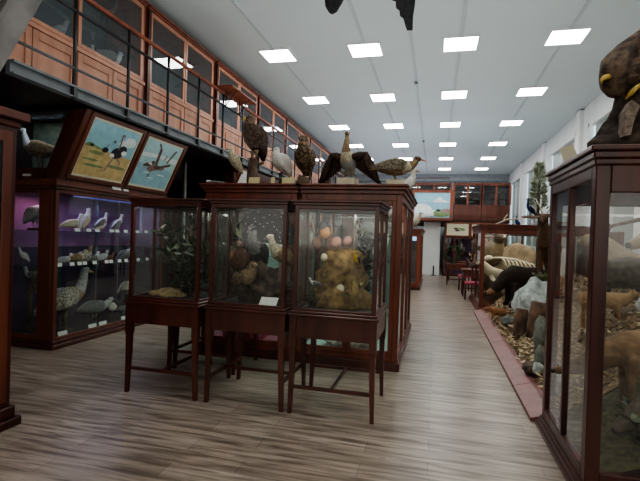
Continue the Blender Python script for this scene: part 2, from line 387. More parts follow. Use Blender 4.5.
def bird(name, label, loc, rz, L, body='brown', breast=None, neck=None, head=None, wing=None, bill='bill_d', leg='leg',
         pitch=8, neckp=((.08, .12), (.12, .26)), nr=.08, hr=.1, fat=1.0, tail=.72, legh=.3, hd=-10, bl=.16, hook=False, base=None, cat='bird', group=None, thick=1.0, wings=True, turn=0):
    t = thing(name, label, cat, loc, rz, group)
    breast = breast or body; neck = neck or breast; head = head or neck; wing = wing or body
    p = rad(pitch); d = V((math.cos(p), 0, math.sin(p))); u = V((-math.sin(p), 0, math.cos(p)))
    hb = base[1] if base else 0
    low = .24 * fat + (.30 * math.sin(p) if pitch > 40 else 0)
    c = V((0, 0, hb + (legh + low) * L))
    prof = [(-tail, .07, .012), (-.52, .10, .05), (-.36, .14, .12), (-.18, .195, .19), (.0, .22, .225), (.18, .21, .22), (.32, .165, .175), (.42, .12, .125)]
    rings = [(c + d * (s * L), a * L * fat, b * L * fat) for s, a, b in prof]
    ms = [0, 0, 0, 0, 0, 1, 1]
    q = c + d * (.42 * L) + u * (.03 * L); lastr = .12 * fat
    npts = [q + V((a * L, 0, b * L)) for a, b in neckp]
    for i, n_ in enumerate(npts):
        f = (i + 1) / len(npts); rr = lastr * (1 - f) + nr * f
        rings.append((n_, rr * L, rr * L)); ms.append(2)
    h = rad(hd); hv = V((math.cos(h) * math.cos(rad(turn)), math.cos(h) * math.sin(rad(turn)), math.sin(h)))
    hp = npts[-1] + V((hv.x * .35, hv.y * .35, .55)) * (hr * L)
    rings += [(hp - hv * hr * .35 * L, hr * .92 * L, hr * .95 * L), (hp + hv * hr * .35 * L, hr * .95 * L, hr * .95 * L), (hp + hv * hr * .95 * L, hr * .62 * L, hr * .62 * L), (hp + hv * hr * 1.3 * L, hr * .3 * L, hr * .3 * L)]
    ms += [3, 3, 3, 3]
    b = MB().loft(rings, 12, ms)
    sv = V((-math.sin(rad(turn)), math.cos(rad(turn)), 0))
    for s in (-1, 1): b.ball(hp + hv * hr * .5 * L + sv * (s * hr * .86 * L) + V((0, 0, hr * .25 * L)), hr * .17 * L, n=6, k=4, m=4)
    lpart(t, 'body', b, [F[body], F[breast], F[neck], F[head], EYE])
    tip = hp + hv * (hr * 1.15 + bl) * L + V((0, 0, -.02 * L - (.06 * L if hook else 0)))
    st = hp + hv * hr * 1.1 * L
    if hook: bb = MB().loft([(st, hr * .45 * L, hr * .5 * L), (st.lerp(tip, .6) + V((0, 0, .045 * L)), hr * .3 * L, hr * .4 * L), (tip, .006 * L, .01 * L)], 8)
    else: bb = MB().loft([(st, hr * .42 * L, hr * .38 * L), (st.lerp(tip, .5), hr * .3 * L, hr * .24 * L), (tip, .012 * L, .008 * L)], 8)
    lpart(t, 'bill', bb, F[bill])
    if wings:
        for s in (-1, 1):
            sd = V((0, s, 0)); wr = []
            for f, o_, a, w_ in ((.30, .13, .025, .07), (.2, .2, .04, .15), (.0, .225, .045, .185), (-.25, .19, .04, .15), (-.5, .10, .03, .085), (-.68, .05, .012, .02)):
                wr.append((c + d * (f * L) + sd * (o_ * L * fat) + u * ((.05 - .02 * f) * L), a * L, w_ * L * fat))
            lpart(t, 'wing', MB().loft(wr, 10), F[wing])
    for s in (-1, 1):
        if legh <= .02: break
        a = c + V((.0, s * .09 * L * fat, -.15 * L * fat - (.2 * L * math.sin(p) if pitch > 40 else 0)))
        f = V((a.x + .02 * L, a.y, hb + .012 * L))
        kx = (a + f) / 2 + V((-.03 * L, 0, 0))
        lm = MB().loft([(a, .05 * L * thick, .06 * L * thick), (kx, .02 * L * thick, .022 * L * thick), (f, .014 * L * thick, .014 * L * thick)], 7)
        for ang in (-28, 0, 28): lm.tube(f, f + V((math.cos(rad(ang)) * .13 * L, math.sin(rad(ang)) * .13 * L, -.004 * L)), .013 * L * thick, .006 * L, 5)
        lm.tube(f, f + V((-.06 * L, 0, -.004 * L)), .011 * L, .005 * L, 5)
        lpart(t, 'leg', lm, F[leg])
    if base:
        if base[0] == 'disc':
            r_ = base[2] if len(base) > 2 else .2 * L
            lpart(t, 'mount', MB().loft([((0, 0, 0), r_), ((0, 0, hb * .8), r_), ((0, 0, hb), r_ * .9)], 16), W_DARK)
        elif base[0] == 'stump':
            r_ = base[2]; m = MB(); rr = []
            for i in range(6):
                f = i / 5; rr.append(((noise.noise(V((f * 3, L, 2))) * .04, noise.noise(V((f * 3, L, 9))) * .03, hb * f), r_ * (1.25 - .5 * f + .2 * abs(f - .7)), r_ * (1.15 - .4 * f)))
            m.loft(rr, 9)
            m.tube((0, 0, hb * .75), (-r_ * 1.9, .02, hb * .9), r_ * .35, r_ * .22)
            lpart(t, 'mount', m, F['wood'])
        elif base[0] == 'post':
            lpart(t, 'mount', MB().tube((0, 0, 0), (0, 0, hb), .018).box(-.07, .07, -.07, .07, 0, .02), F['wood'])
        elif base[0] == 'block':
            lpart(t, 'mount', MB().box(-base[2], base[2], -base[3], base[3], 0, hb), CARD_P)
    return t
def remesh(o, vox=.02, sm=2):
    m = o.modifiers.new('remesh', 'REMESH'); m.mode = 'VOXEL'; m.voxel_size = vox; m.use_smooth_shade = True
    if sm:
        s = o.modifiers.new('smooth', 'SMOOTH'); s.iterations = sm; s.factor = .5
    return o
def beast(name, label, loc, rz, spine, legs, mats, cat, vox=.02, ears=None, tail=None, eyes=None, nose=None, scale=1, regions=None):
    """spine: (x,y,z,r_side,r_up) rump to muzzle; legs: chains of (x,y,z,r). One continuous remeshed body."""
    t = thing(name, label, cat, loc, rz, scale=scale)
    b = MB().loft([(V(s[:3]), s[3], s[4]) for s in spine], 14)
    for l in legs:
        for s in (-1, 1): b.loft([((q[0] + (q[4] if len(q) > 4 and s > 0 else 0), s * q[1], q[2]), q[3], q[3]) for q in l], 8)
    if ears:
        for s in (-1, 1):
            (x, y, z, dx, dy, dz, r) = ears
            b.loft([((x, s * y, z), r, r * .6), ((x + dx * .5, s * (y + dy * .5), z + dz * .5), r * 1.1, r * .5), ((x + dx, s * (y + dy), z + dz), r * .25, r * .2)], 8)
    if tail: b.chain(tail, 8)
    o = remesh(lpart(t, 'body', b, mats), vox)
    if eyes:
        for s in (-1, 1): lpart(t, 'eye', MB().ball((eyes[0], s * eyes[1], eyes[2]), eyes[3], n=8, k=6), EYE)
    if nose: lpart(t, 'nose', MB().ball(nose[:3], nose[3], n=8, k=6), EYE)
    return t
def fur(name, c, c2, scale=18): return mat(name, c, c2, rough=.85, scale=scale, spec=.2, bump=.7, detail=6, lo=.3, hi=.7)
def rock(name, label, loc, rx, ry, rz, m, cat='rock', seed=0, rough=.35, n=18):
    return single(name, MB().ball((loc[0], loc[1], loc[2]), rx, ry, rz, n, n * 2 // 3, 0, rough, seed), m, label, cat, (loc[0], loc[1], loc[2] - rz))

# ------------------------------------------------------------------ left wall display case
def left_case(y0, y1, label, with_shelves=True):
    X0, X1 = -5.72, -4.79
    t = thing('bird_cabinet', label, 'display cabinet', (X1, y0, 0))
    c = MB().box(X0, X1 + .04, y0 - .03, y1 + .03, 0, .06).box(X0, X1 + .015, y0 - .01, y1 + .01, .06, .11)
    part(t, 'plinth', c, W_DARK, .006)
    c = MB().box(X1 - .06, X1, y0, y0 + .06, .11, 2.1).box(X1 - .06, X1, y1 - .06, y1, .11, 2.1).box(X1 - .04, X1, y0 + .06, y1 - .06, 2.05, 2.1)
    c.box(X1 - .27, X1 - .06, y0, y0 + .05, .11, 2.1).box(X0, X0 + .08, y0, y0 + .05, .11, 2.1).box(X0 + .08, X1 - .27, y0, y0 + .05, 2.04, 2.1).box(X0 + .08, X1 - .27, y0, y0 + .05, .11, .17).box(X1 - .04, X1, y0 + .06, y1 - .06, .11, .15)
    part(t, 'frame', c, W_MID, .005)
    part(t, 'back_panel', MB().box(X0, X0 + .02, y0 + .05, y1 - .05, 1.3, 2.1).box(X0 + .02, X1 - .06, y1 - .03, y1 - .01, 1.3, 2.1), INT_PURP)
    part(t, 'back_panel', MB().box(X0, X0 + .02, y0 + .05, y1 - .05, .11, 1.3).box(X0 + .02, X1 - .06, y1 - .03, y1 - .01, .11, 1.3), INT_SHADED, label='lower back panel darkened to imitate light falloff')
    part(t, 'base_board', MB().box(X0 + .02, X1 - .03, y0 + .05, y1 - .05, .11, .14), INT_DARK)
    c = MB().box(X0, X1 + .03, y0 - .03, y1 + .03, 2.1, 2.14).box(X0, X1 + .06, y0 - .06, y1 + .06, 2.14, 2.2).box(X0, X1 + .035, y0 - .035, y1 + .035, 2.2, 2.23)
    part(t, 'cornice', c, W_MID, .006)
    part(t, 'glass_pane', MB().box(X1 - .02, X1 - .015, y0 + .06, y1 - .06, .15, 2.05), GLASS)
    part(t, 'glass_pane', MB().box(X0 + .08, X1 - .27, y0 + .02, y0 + .025, .17, 2.04), GLASS)
    for z in (1.55, 1.07):
        part(t, 'glass_shelf', MB().box(X0 + .03, X1 - .1, y0 + .07, y1 - .07, z - .012, z), SHELF)
    part(t, 'shelf_upright', MB().box(-5.42, -5.38, y0 + 1.46, y0 + 1.5, .14, 2.05), INT_GREY)
    part(t, 'light_strip', MB().box(X1 - .1, X1 - .06, y0 + .4, y1 - .1, 2.03, 2.045), emis('strip_%d' % int(y0), (.25, .25, .9), .25))
    return t
left_case(4.99, 7.45, 'tall brown glass cabinet of ducks and pigeons lit violet, under the two paintings')
area((-5.15, 6.3, 2.03), .3, 1.9, 4.5, (.42, .42, 1.0))
area((-5.4, 5.4, 2.03), .3, .4, 1.6, (1, .6, .8))
def slant_case(y0, y1, label, lean_glass=True):
    t = thing('slanted_cabinet', label, 'display cabinet', (-4.8, y0, 2.23))
    A, B = V((-4.79, 0, 2.235)), V((-4.37, 0, 3.12))
    c = MB().box(-5.72, -5.70, y0, y1, 2.235, 3.12).box(-5.72, -4.37, y0, y1, 3.1, 3.12).box(-5.72, -4.79, y0, y1, 2.235, 2.25)
    # far end
    c.prism([(-5.72, y1 - .03, 2.235), (-4.79, y1 - .03, 2.235), (-4.37, y1 - .03, 3.12), (-5.72, y1 - .03, 3.12)], (0, .03, 0))
    part(t, 'carcass', c, W_BLACK)
    # slanted front board and the end frame post
    f = MB().prism([(-4.79, y0, 2.235), (-4.76, y0, 2.235), (-4.34, y0, 3.12), (-4.37, y0, 3.12)], (0, y1 - y0, 0))
    part(t, 'front_board', f, W_MID)
    e = MB().prism([(-5.0, y0 - .01, 2.235), (-4.76, y0 - .01, 2.235), (-4.34, y0 - .01, 3.12), (-4.62, y0 - .01, 3.12)], (0, .03, 0))
    e.box(-5.72, -4.95, y0 - .01, y0 + .02, 2.235, 2.37)
    part(t, 'end_frame', e, W_DARK)
    if lean_glass:
        part(t, 'end_pane', MB().prism([(-5.70, y0 + .005, 2.37), (-4.94, y0 + .005, 2.37), (-4.64, y0 + .005, 3.1), (-5.7, y0 + .005, 3.1)], (0, .004, 0)), GLASS_G)
        part(t, 'backdrop', MB().prism([(-5.7, y0 + .5, 2.25), (-4.83, y0 + .5, 2.25), (-4.43, y0 + .5, 3.1), (-5.7, y0 + .5, 3.1)], (0, .02, 0)), mat('diorama_backdrop', (.16, .17, .12), (.05, .075, .05), rough=.9, scale=5))
    return t
slant_case(4.99, 7.45, 'dark overhanging slanted cabinet with a rhea behind the end glass')
slant_case(9.75, 12.4, 'second slanted cabinet farther along under the gallery', False)
left_case(9.75, 12.4, 'second wall cabinet farther along, half hidden behind the centre cabinets')
# paintings on the slanted front
SK = [mat('paint_' + n, tuple(min(.9, q * 1.25) for q in c), tuple(min(.85, q * 1.25) for q in c2) if c2 else None, rough=.6, scale=10) for n, c, c2 in (
    ('sky', (.28, .50, .55), (.22, .42, .50)), ('cloud', (.62, .68, .66), (.55, .62, .62)), ('sand', (.52, .40, .19), (.40, .29, .13)), ('scrub', (.20, .28, .12), (.14, .2, .08)),
    ('black', (.02, .02, .03), None), ('white', (.72, .72, .68), None), ('pinkgrey', (.26, .17, .15), None), ('water', (.30, .48, .50), (.38, .56, .56)), ('deep', (.20, .36, .42), (.26, .44, .48)), ('brown', (.12, .07, .06), None), ('mat', (.60, .57, .42), (.56, .53, .39)))]
def painting(name, label, O, U, Vv, w, h, layers, fw=.05, mw=.035, frame=W_RED, cat='painting', group=None, mount=True):
    """O lower-left corner, U/Vv unit axes; layers: (polygon in 0..1, material)"""
    U = V(U).normalized(); Vv = V(Vv).normalized(); N = U.cross(Vv); O = V(O)
    t = thing(name, label, cat, O, group=group)
    P = lambda a, b, n=0: O + U * a + Vv * b + N * n
    f = MB()
    for a0, a1, b0, b1 in ((0, w, 0, fw), (0, w, h - fw, h), (0, fw, fw, h - fw), (w - fw, w, fw, h - fw)):
        f.prism([P(a0, b0), P(a1, b0), P(a1, b1), P(a0, b1)], N * .03)
    part(t, 'picture_frame', f, frame, .005)
    if mount: part(t, 'mount_board', MB().poly([P(fw, fw, .008), P(w - fw, fw, .008), P(w - fw, h - fw, .008), P(fw, h - fw, .008)]), SK[10])
    iw, ih = w - 2 * (fw + mw), h - 2 * (fw + mw)
    c = MB()
    for i, (pl, m) in enumerate(layers):
        c.poly([P(fw + mw + a * iw, fw + mw + b * ih, .010 + .0004 * i) for a, b in pl], m)
    part(t, 'canvas', c, SK)
    return t
def ell(cx, cy, rx, ry, n=14, rot=0):
    cs, sn = math.cos(rad(rot)), math.sin(rad(rot))
    return [(cx + rx * math.cos(a) * cs - ry * math.sin(a) * sn, cy + rx * math.cos(a) * sn + ry * math.sin(a) * cs) for a in [2 * math.pi * i / n for i in range(n)]]
def stroke(x0, y0, x1, y1, w): 
    d = V((x1 - x0, y1 - y0)); n = V((-d.y, d.x)).normalized() * w / 2
    return [(x0 - n.x, y0 - n.y), (x1 - n.x, y1 - n.y), (x1 + n.x * .6, y1 + n.y * .6), (x0 + n.x * .6, y0 + n.y * .6)]
full = [(0, 0), (1, 0), (1, 1), (0, 1)]
ost = [(full, 0), (ell(.85, .78, .13, .1), 1), (ell(.72, .72, .1, .07), 1), ([(0, 0), (1, 0), (1, .46), (.6, .5), (.3, .52), (0, .56)], 2),
       ([(0, .56), (.08, .6), (.2, .57), (.3, .54), (.42, .52), (.42, .5), (.2, .52), (0, .53)], 3), (ell(.25, .44, .13, .035), 3), (ell(.75, .25, .2, .03), 3), (ell(.3, .2, .2, .025), 3), (ell(.2, .3, .16, .02), 3),
       (ell(.66, .52, .13, .11, rot=20), 4), (ell(.75, .6, .09, .09), 4), (ell(.8, .55, .06, .05), 5), (ell(.57, .46, .05, .04), 5),
       (stroke(.66, .6, .64, .86, .035), 6), (ell(.65, .87, .035, .03), 6), (stroke(.63, .45, .55, .15, .035), 6), (stroke(.69, .44, .8, .34, .03), 6), (stroke(.8, .34, .78, .22, .02), 6), (stroke(.55, .15, .47, .12, .02), 6),
       (ell(.4, .53, .06, .05), 4), (stroke(.41, .56, .42, .66, .012), 6), (stroke(.4, .5, .39, .4, .01), 6), (ell(.12, .56, .035, .03), 4), (ell(.52, .72, .02, .025), 4)]
sl = V((.42, 0, .885)).normalized()
painting('ostrich_painting', 'framed painting of a running black-and-white ostrich on yellow sand', (-4.752 , 5.08, 2.26), (0, 1, 0), sl, 1.14, .95, ost, .055, .03, W_MID)
gul = [(full, 7), ([(0, 0), (1, 0), (1, .4), (.7, .46), (.3, .44), (0, .48)], 8), ([(0, .62), (.5, .66), (1, .6), (1, .72), (.4, .74), (0, .7)], 1),
       (ell(.42, .42, .17, .07, rot=15), 6), (ell(.52, .45, .1, .05), 9), (stroke(.45, .46, .42, .86, .09), 9), (stroke(.42, .86, .33, .96, .05), 9), (stroke(.55, .46, .85, .58, .07), 9),
       (stroke(.72, .6, .86, .92, .05), 9), (stroke(.62, .64, .66, .76, .03), 9), (ell(.25, .47, .08, .04), 9), (ell(.18, .45, .05, .03), 9), (ell(.36, .53, .05, .05), 9), (ell(.3, .5, .05, .02), 5),
       (stroke(.4, .4, .36, .2, .03), 9), (ell(.66, .44, .07, .025, rot=25), 6), (ell(.45, .2, .1, .01), 5), (ell(.7, .3, .12, .012), 5), (ell(.3, .3, .1, .01), 1)]
painting('seabird_painting', 'framed painting of dark-winged waterbirds landing on pale blue water', (-4.752, 6.25, 2.26), (0, 1, 0), sl, 1.14, .95, gul, .055, .03, W_MID)
painting('wall_painting', 'slanted framed picture half hidden behind the perched eagle', (-4.752, 9.85, 2.26), (0, 1, 0), sl, 1.1, .95, [(full, 5)], .055, .03, W_MID)
# small plaques under the pictures
def card(loc, w, h, rz, tilt, m, label, group=None, name='label_card', cat='label'):
    T = Matrix.Translation(V(loc)) @ Matrix.Rotation(rad(rz), 4, 'Z') @ Matrix.Rotation(rad(tilt), 4, 'X')
    b = MB(); b.T = T; b.box(-w / 2, w / 2, -.003, .003, 0, h)
    o = mesh_obj(name, b, m, None, loc); o.location = loc
    return tag(o, label, cat, group)
card((-4.742, 6.10, 2.2), .20, .07, 90, -20, PAPER, 'pale rectangular plaque on the cornice below the two paintings')
card((-4.742, 6.32, 2.2), .12, .035, 90, -20, PAPER, 'narrow white strip beside the plaque on the cornice')
card((-4.73, 5.72, 2.262), .12, .03, 90, -25, PAPER, 'tiny white label on the lower frame of the ostrich painting')
card((-4.73, 6.82, 2.262), .12, .03, 90, -25, PAPER, 'tiny white label on the lower frame of the waterbird painting')
card((-5.25, 4.9762, 2.26), .13, .03, 0, 0, PAPER, 'small white label below the rhea glass')

area((-5.2, 5.15, 3.08), .8, .15, 2.6, (.8, .9, 1))  # added fill inside the cabinet so the rhea shows
# rhea in the slanted end
bird('rhea', 'tall dim grey rhea standing behind the dark end glass', (-5.28, 5.22, 2.26), 195, .44, body='tan', neck='lgrey', head='lgrey', pitch=12, neckp=((.06, .12), (.12, .3), (.14, .42)), nr=.055, hr=.075, fat=1.15, tail=.5, legh=.62, bl=.1)

# birds of the left case
Z1, Z2, Z3 = 1.55, 1.07, .14
bird('grey_heron', 'large grey bird perched alone on the top shelf at the cabinet end', (-5.40, 5.28, Z1), 15, .30, body='lgrey', breast='lgrey', neck='white', head='lgrey', pitch=42, neckp=((.04, .12), (.05, .26)), nr=.08, hr=.1, fat=1.5, legh=.1, base=('disc', .03, .1))
bird('pigeon', 'pale pigeon with lowered tail, first along the top shelf', (-5.05, 5.55, Z1), 75, .26, body='cream', breast='white', pitch=18, legh=.18, nr=.1, hr=.11)
bird('pigeon', 'plump white pigeon standing upright behind the pale one on the top shelf', (-4.98, 5.72, Z1), 100, .28, body='white', wing='cream', pitch=48, legh=.1, nr=.1, hr=.11, neckp=((.05, .1), (.06, .2)))
bird('gull', 'slim white-headed gull with grey wings, nearer of two on the top shelf', (-5.0, 6.08, Z1), 80, .24, body='white', wing='grey', pitch=35, legh=.35, nr=.07, hr=.09, bill='bill_y', neckp=((.05, .14), (.07, .28)))
bird('gull', 'slim white-headed gull with grey wings, farther of two on the top shelf', (-4.98, 6.42, Z1), 80, .24, body='white', wing='grey', pitch=40, legh=.3, nr=.07, hr=.09, bill='bill_y', neckp=((.05, .14), (.07, .28)))
bird('gull_chick', 'small pale chick in front of the nearer gull', (-4.94, 6.0, Z1), 40, .13, body='cream', pitch=25, legh=.2, nr=.11, hr=.14)
ds = [(5.42, .2, 'lgrey', 'white', 80, 'small light grey duck at the near end of the middle shelf'), (5.6, .26, 'tan', 'cream', 70, 'tan duck lying low near the front of the middle shelf'),
      (5.78, .30, 'bustard', 'tan', 100, 'speckled duck with raised head on the middle shelf'), (6.02, .2, 'grey', 'white', 90, 'small dark duck, head up, in the middle of the middle shelf'),
      (6.2, .22, 'lgrey', 'lgrey', 85, 'upright light grey duck on the middle shelf'), (6.38, .18, 'rust', 'tan', 95, 'small rusty duck on the middle shelf'), (6.72, .3, 'grey', 'white', 80, 'long dark duck with white breast at the far end of the middle shelf')]
for y, L, b_, br, a, lab in ds:
    bird('duck', lab, (-5.02 + R.uniform(-.05, .05), y, Z2), a, L, body=b_, breast=br, pitch=10 + R.uniform(0, 22), legh=.1, nr=.085, hr=.115, bl=.17, fat=1.1, neckp=((.06, .1), (.09, .2)))
bird('great_bustard', 'large speckled bustard with long pale neck, bottom of the cabinet', (-5.12, 5.52, Z3), 78, .62, body='bustard', breast='tan', neck='lgrey', head='lgrey', pitch=22, neckp=((.06, .12), (.1, .28), (.13, .42)), nr=.085, hr=.095, fat=1.1, legh=.42, bl=.12, bill='bill_y')
bird('bustard_hen', 'grey-brown bustard hen crouching beside the large bustard', (-4.98, 5.98, Z3), 80, .44, body='grey', breast='lgrey', neck='lgrey', pitch=6, neckp=((.12, .05), (.22, .1)), nr=.08, hr=.09, legh=.35)
gr_ = bird('grouse', 'black grouse with white wing patch at the cabinet bottom', (-5.1, 6.5, Z3), 60, .42, body='black', breast='black', wing='black', neck='black', pitch=35, neckp=((.05, .12), (.08, .26)), nr=.1, hr=.1, legh=.2, tail=.9)
lpart(gr_, 'wing_patch', MB().loft([((.02, -.115, .17), .01, .05), ((-.04, -.118, .22), .012, .07), ((-.1, -.10, .24), .008, .03)], 8), F['white'])
bird('plover', 'small grey bird with slim bill low at the cabinet bottom', (-4.96, 6.6, Z3), 70, .24, body='grey', breast='lgrey', pitch=5, legh=.4, bl=.22, nr=.07, hr=.09)
bird('partridge', 'mottled tan partridge at the far end of the cabinet bottom', (-5.15, 6.95, Z3 + .35), 80, .3, body='bustard', breast='tan', pitch=30, legh=.15, base=('disc', .02, .12))
bird('egret', 'small white bird on the middle shelf at the cabinet end', (-5.5, 5.2, Z2), 190, .16, body='white', pitch=45, legh=.3)
bird('curlew', 'grey wader with outstretched tail at the bottom of the cabinet end', (-5.3, 5.2, .70), 190, .26, body='grey', breast='lgrey', pitch=4, legh=.2, bl=.3, base=('post', .12))
single('tree_branch', MB().chain([(-5.45, 5.25, .14, .03), (-5.43, 5.25, .5, .028), (-5.42, 5.26, .9, .022)]).chain([(-5.42, 5.26, .72, .018), (-5.3, 5.24, .98, .012)]), F['wood'], 'dark forked branch standing at the cabinet end', 'branch', (-5.45, 5.25, .14))
def cards(pts, z, w, h, label, group):
    for (x_, y_) in pts: card((x_, y_, z), w, h, 90, -12, PAPER, label, group)
cards([(-4.9, 5.50), (-4.9, 5.72), (-4.9, 5.9), (-4.9, 6.22), (-4.9, 6.34), (-4.9, 6.55), (-4.9, 6.85), (-4.9, 7.1)], Z1, .09, .045, 'white paper card standing on the upper glass shelf among gulls and pigeons', 'cards on the upper glass shelf')
cards([(-4.9, y_) for y_ in (5.2, 5.42, 5.56, 5.66, 5.86, 6.12, 6.22, 6.42, 6.58, 6.9, 7.15)], Z2, .08, .05, 'white paper card standing on the middle glass shelf in front of the ducks', 'cards on the middle glass shelf')
cards([(-4.84, y_) for y_ in (5.22, 5.78, 6.0, 6.5, 6.85)], Z3, .16, .06, 'white paper card standing on the cabinet floor before the large birds', 'cards on the cabinet floor')

# doorway and pipe under the gallery
f = MB()
f.box(-5.8, -5.74, 8.15, 8.25, 0, 2.75).box(-5.8, -5.74, 9.55, 9.65, 0, 2.75).box(-5.8, -5.74, 8.25, 9.55, 2.65, 2.75).box(-5.795, -5.77, 8.25, 9.55, 0, 2.65)
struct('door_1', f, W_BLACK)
single('heating_pipe', MB().tube((-5.5, 9.35, 0), (-5.5, 9.35, 3.16), .03), WHITE, 'thin white vertical pipe beside the dark doorway under the gallery', 'pipe', (-5.5, 9.35, 0))

# cabinet at the left edge, close to the camera
t = thing('edge_cabinet', 'dark brown tall cabinet cropped by the left edge, closest to the camera', 'cabinet', (-3.6, 2.4, 0))
c = MB().box(-3.95, -3.27, 1.95, 3.0, .16, 2.38)
part(t, 'carcass', c, W_NEAR, .006)
part(t, 'plinth', MB().box(-3.95, -3.2, 1.92, 3.05, 0, .07).box(-3.95, -3.235, 1.94, 3.02, .07, .16), W_NEAR, .008)
part(t, 'cornice', MB().box(-3.95, -3.25, 1.95, 3.02, 2.38, 2.43).box(-3.95, -3.2, 1.92, 3.06, 2.43, 2.5), W_MID, .008)
part(t, 'door', MB().box(-3.27, -3.255, 2.0, 2.08, .2, 2.34).box(-3.27, -3.255, 2.87, 2.95, .2, 2.34).box(-3.27, -3.255, 2.08, 2.87, .2, .3).box(-3.27, -3.255, 2.08, 2.87, 2.25, 2.34), W_MID, .004)
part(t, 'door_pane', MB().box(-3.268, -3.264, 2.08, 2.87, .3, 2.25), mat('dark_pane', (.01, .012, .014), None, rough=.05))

# ------------------------------------------------------------------ table vitrines
def vitrine(cx, label, turned=False, cy=4.34, d=.40):
    w = .39
    t = thing('table_vitrine', label, 'display case', (cx, cy, 0))
    Z = .90
    for sx in (-1, 1):
        for sy in (-1, 1):
            x_, y_ = cx + sx * (w - .03), cy + sy * (d - .03)
            a, b = .031, .017; l = MB(); ox, oy = x_ , y_
            pts = []
            for (zz, r_) in ((.88, a), (.60, a), (.58, .026), (.40, .023), (0, b)):
                ex = x_ + sx * (.012 if zz == 0 else 0)
                pts.append([(ex - r_, y_ - r_, zz), (ex + r_, y_ - r_, zz), (ex + r_, y_ + r_, zz), (ex - r_, y_ + r_, zz)])
            for i in range(4):
                for j in range(4): l.quad(pts[i][j], pts[i + 1][j], pts[i + 1][(j + 1) % 4], pts[i][(j + 1) % 4])
            l.poly(pts[4]); l.poly(pts[0])
            part(t, 'leg', l, W_DARK)
    ap = MB().box(cx - w + .06, cx + w - .06, cy - d + .005, cy - d + .03, .69, .88).box(cx - w + .06, cx + w - .06, cy + d - .03, cy + d - .005, .69, .88)
    ap.box(cx - w + .005, cx - w + .03, cy - d + .06, cy + d - .06, .69, .88).box(cx + w - .03, cx + w - .005, cy - d + .06, cy + d - .06, .69, .88)
    part(t, 'apron', ap, W_DARK, .003)
    part(t, 'table_top', MB().box(cx - w - .015, cx + w + .015, cy - d - .015, cy + d + .015, .88, .905).box(cx - w, cx + w, cy - d, cy + d, .905, .93), W_DARK, .006)
    s = MB(); z0, z1 = .225, .255
    xs, ys_ = w - .04, d - .04
    if not turned:
        part(t, 'stretcher', MB().box(cx - xs, cx + xs, cy - ys_ - .012, cy - ys_ + .012, z0, z1), W_DARK)
        part(t, 'stretcher', MB().box(cx - xs, cx + xs, cy + ys_ - .012, cy + ys_ + .012, z0, z1), W_DARK)
        part(t, 'stretcher', MB().box(cx - .012, cx + .012, cy - ys_, cy + ys_, z0, z1), W_DARK)
    else:
        part(t, 'stretcher', MB().box(cx - xs - .012, cx - xs + .012, cy - ys_, cy + ys_, z0, z1), W_DARK)
        part(t, 'stretcher', MB().box(cx + xs - .012, cx + xs + .012, cy - ys_, cy + ys_, z0, z1), W_DARK)
        part(t, 'stretcher', MB().box(cx - xs, cx + xs, cy - .012, cy + .012, z0, z1), W_DARK)
    W2, D2 = w - .015, d - .015
    fr = MB(); q = .036
    for sx in (-1, 1):
        for sy in (-1, 1):
            x_, y_ = cx + sx * (W2 - q / 2), cy + sy * (D2 - q / 2)
            fr.box(x_ - q / 2, x_ + q / 2, y_ - q / 2, y_ + q / 2, .93, 1.87)
    for z0, z1 in ((.93, .952), (1.835, 1.87)):
        for sy in (-1, 1): fr.box(cx - W2 + q, cx + W2 - q, cy + sy * (D2 - .012) - .012, cy + sy * (D2 - .012) + .012, z0, z1)
        for sx in (-1, 1): fr.box(cx + sx * (W2 - .012) - .012, cx + sx * (W2 - .012) + .012, cy - D2 + q, cy + D2 - q, z0, z1)
    for sx in (-1, 1): fr.box(cx + sx * (W2 - .012) - .012, cx + sx * (W2 - .012) + .012, cy - .014, cy + .014, .952, 1.835)
    cf = part(t, 'case_frame', fr, W_DARK, .003)
    part(t, 'case_top', MB().box(cx - W2 - .012, cx + W2 + .012, cy - D2 - .012, cy + D2 + .012, 1.87, 1.895).box(cx - W2 - .025, cx + W2 + .025, cy - D2 - .025, cy + D2 + .025, 1.895, 1.915), W_DARK, .005)
    for sy in (-1, 1):
        part(t, 'glass_pane', MB().box(cx - W2 + q, cx + W2 - q, cy + sy * (D2 - .014) - .002, cy + sy * (D2 - .014) + .002, .952, 1.835), GLASS_V)
    for sx in (-1, 1):
        part(t, 'glass_pane', MB().box(cx + sx * (W2 - .014) - .002, cx + sx * (W2 - .014) + .002, cy - D2 + q, cy + D2 - q, .952, 1.835), GLASS_V)
    part(t, 'display_floor', MB().box(cx - W2 + .03, cx + W2 - .03, cy - D2 + .03, cy + D2 - .03, .93, .935), INT_DARK)
    if d == .40: area((cx, cy - .22, 1.83), .5, .2, 1.1 if turned else 1.8, (1, .95, .88))  # added fill under the vitrine top, no fixture there
    return t
TX = (-2.535, -1.675, -.85)
vitrine(TX[0], 'dark table vitrine holding a leafy green branch, leftmost of the three', False)
vitrine(TX[1], 'dark table vitrine holding the fan-tailed grouse group, middle of the three', True)
vitrine(TX[2], 'dark table vitrine holding the tan fungus-covered mound, rightmost of the three', False)

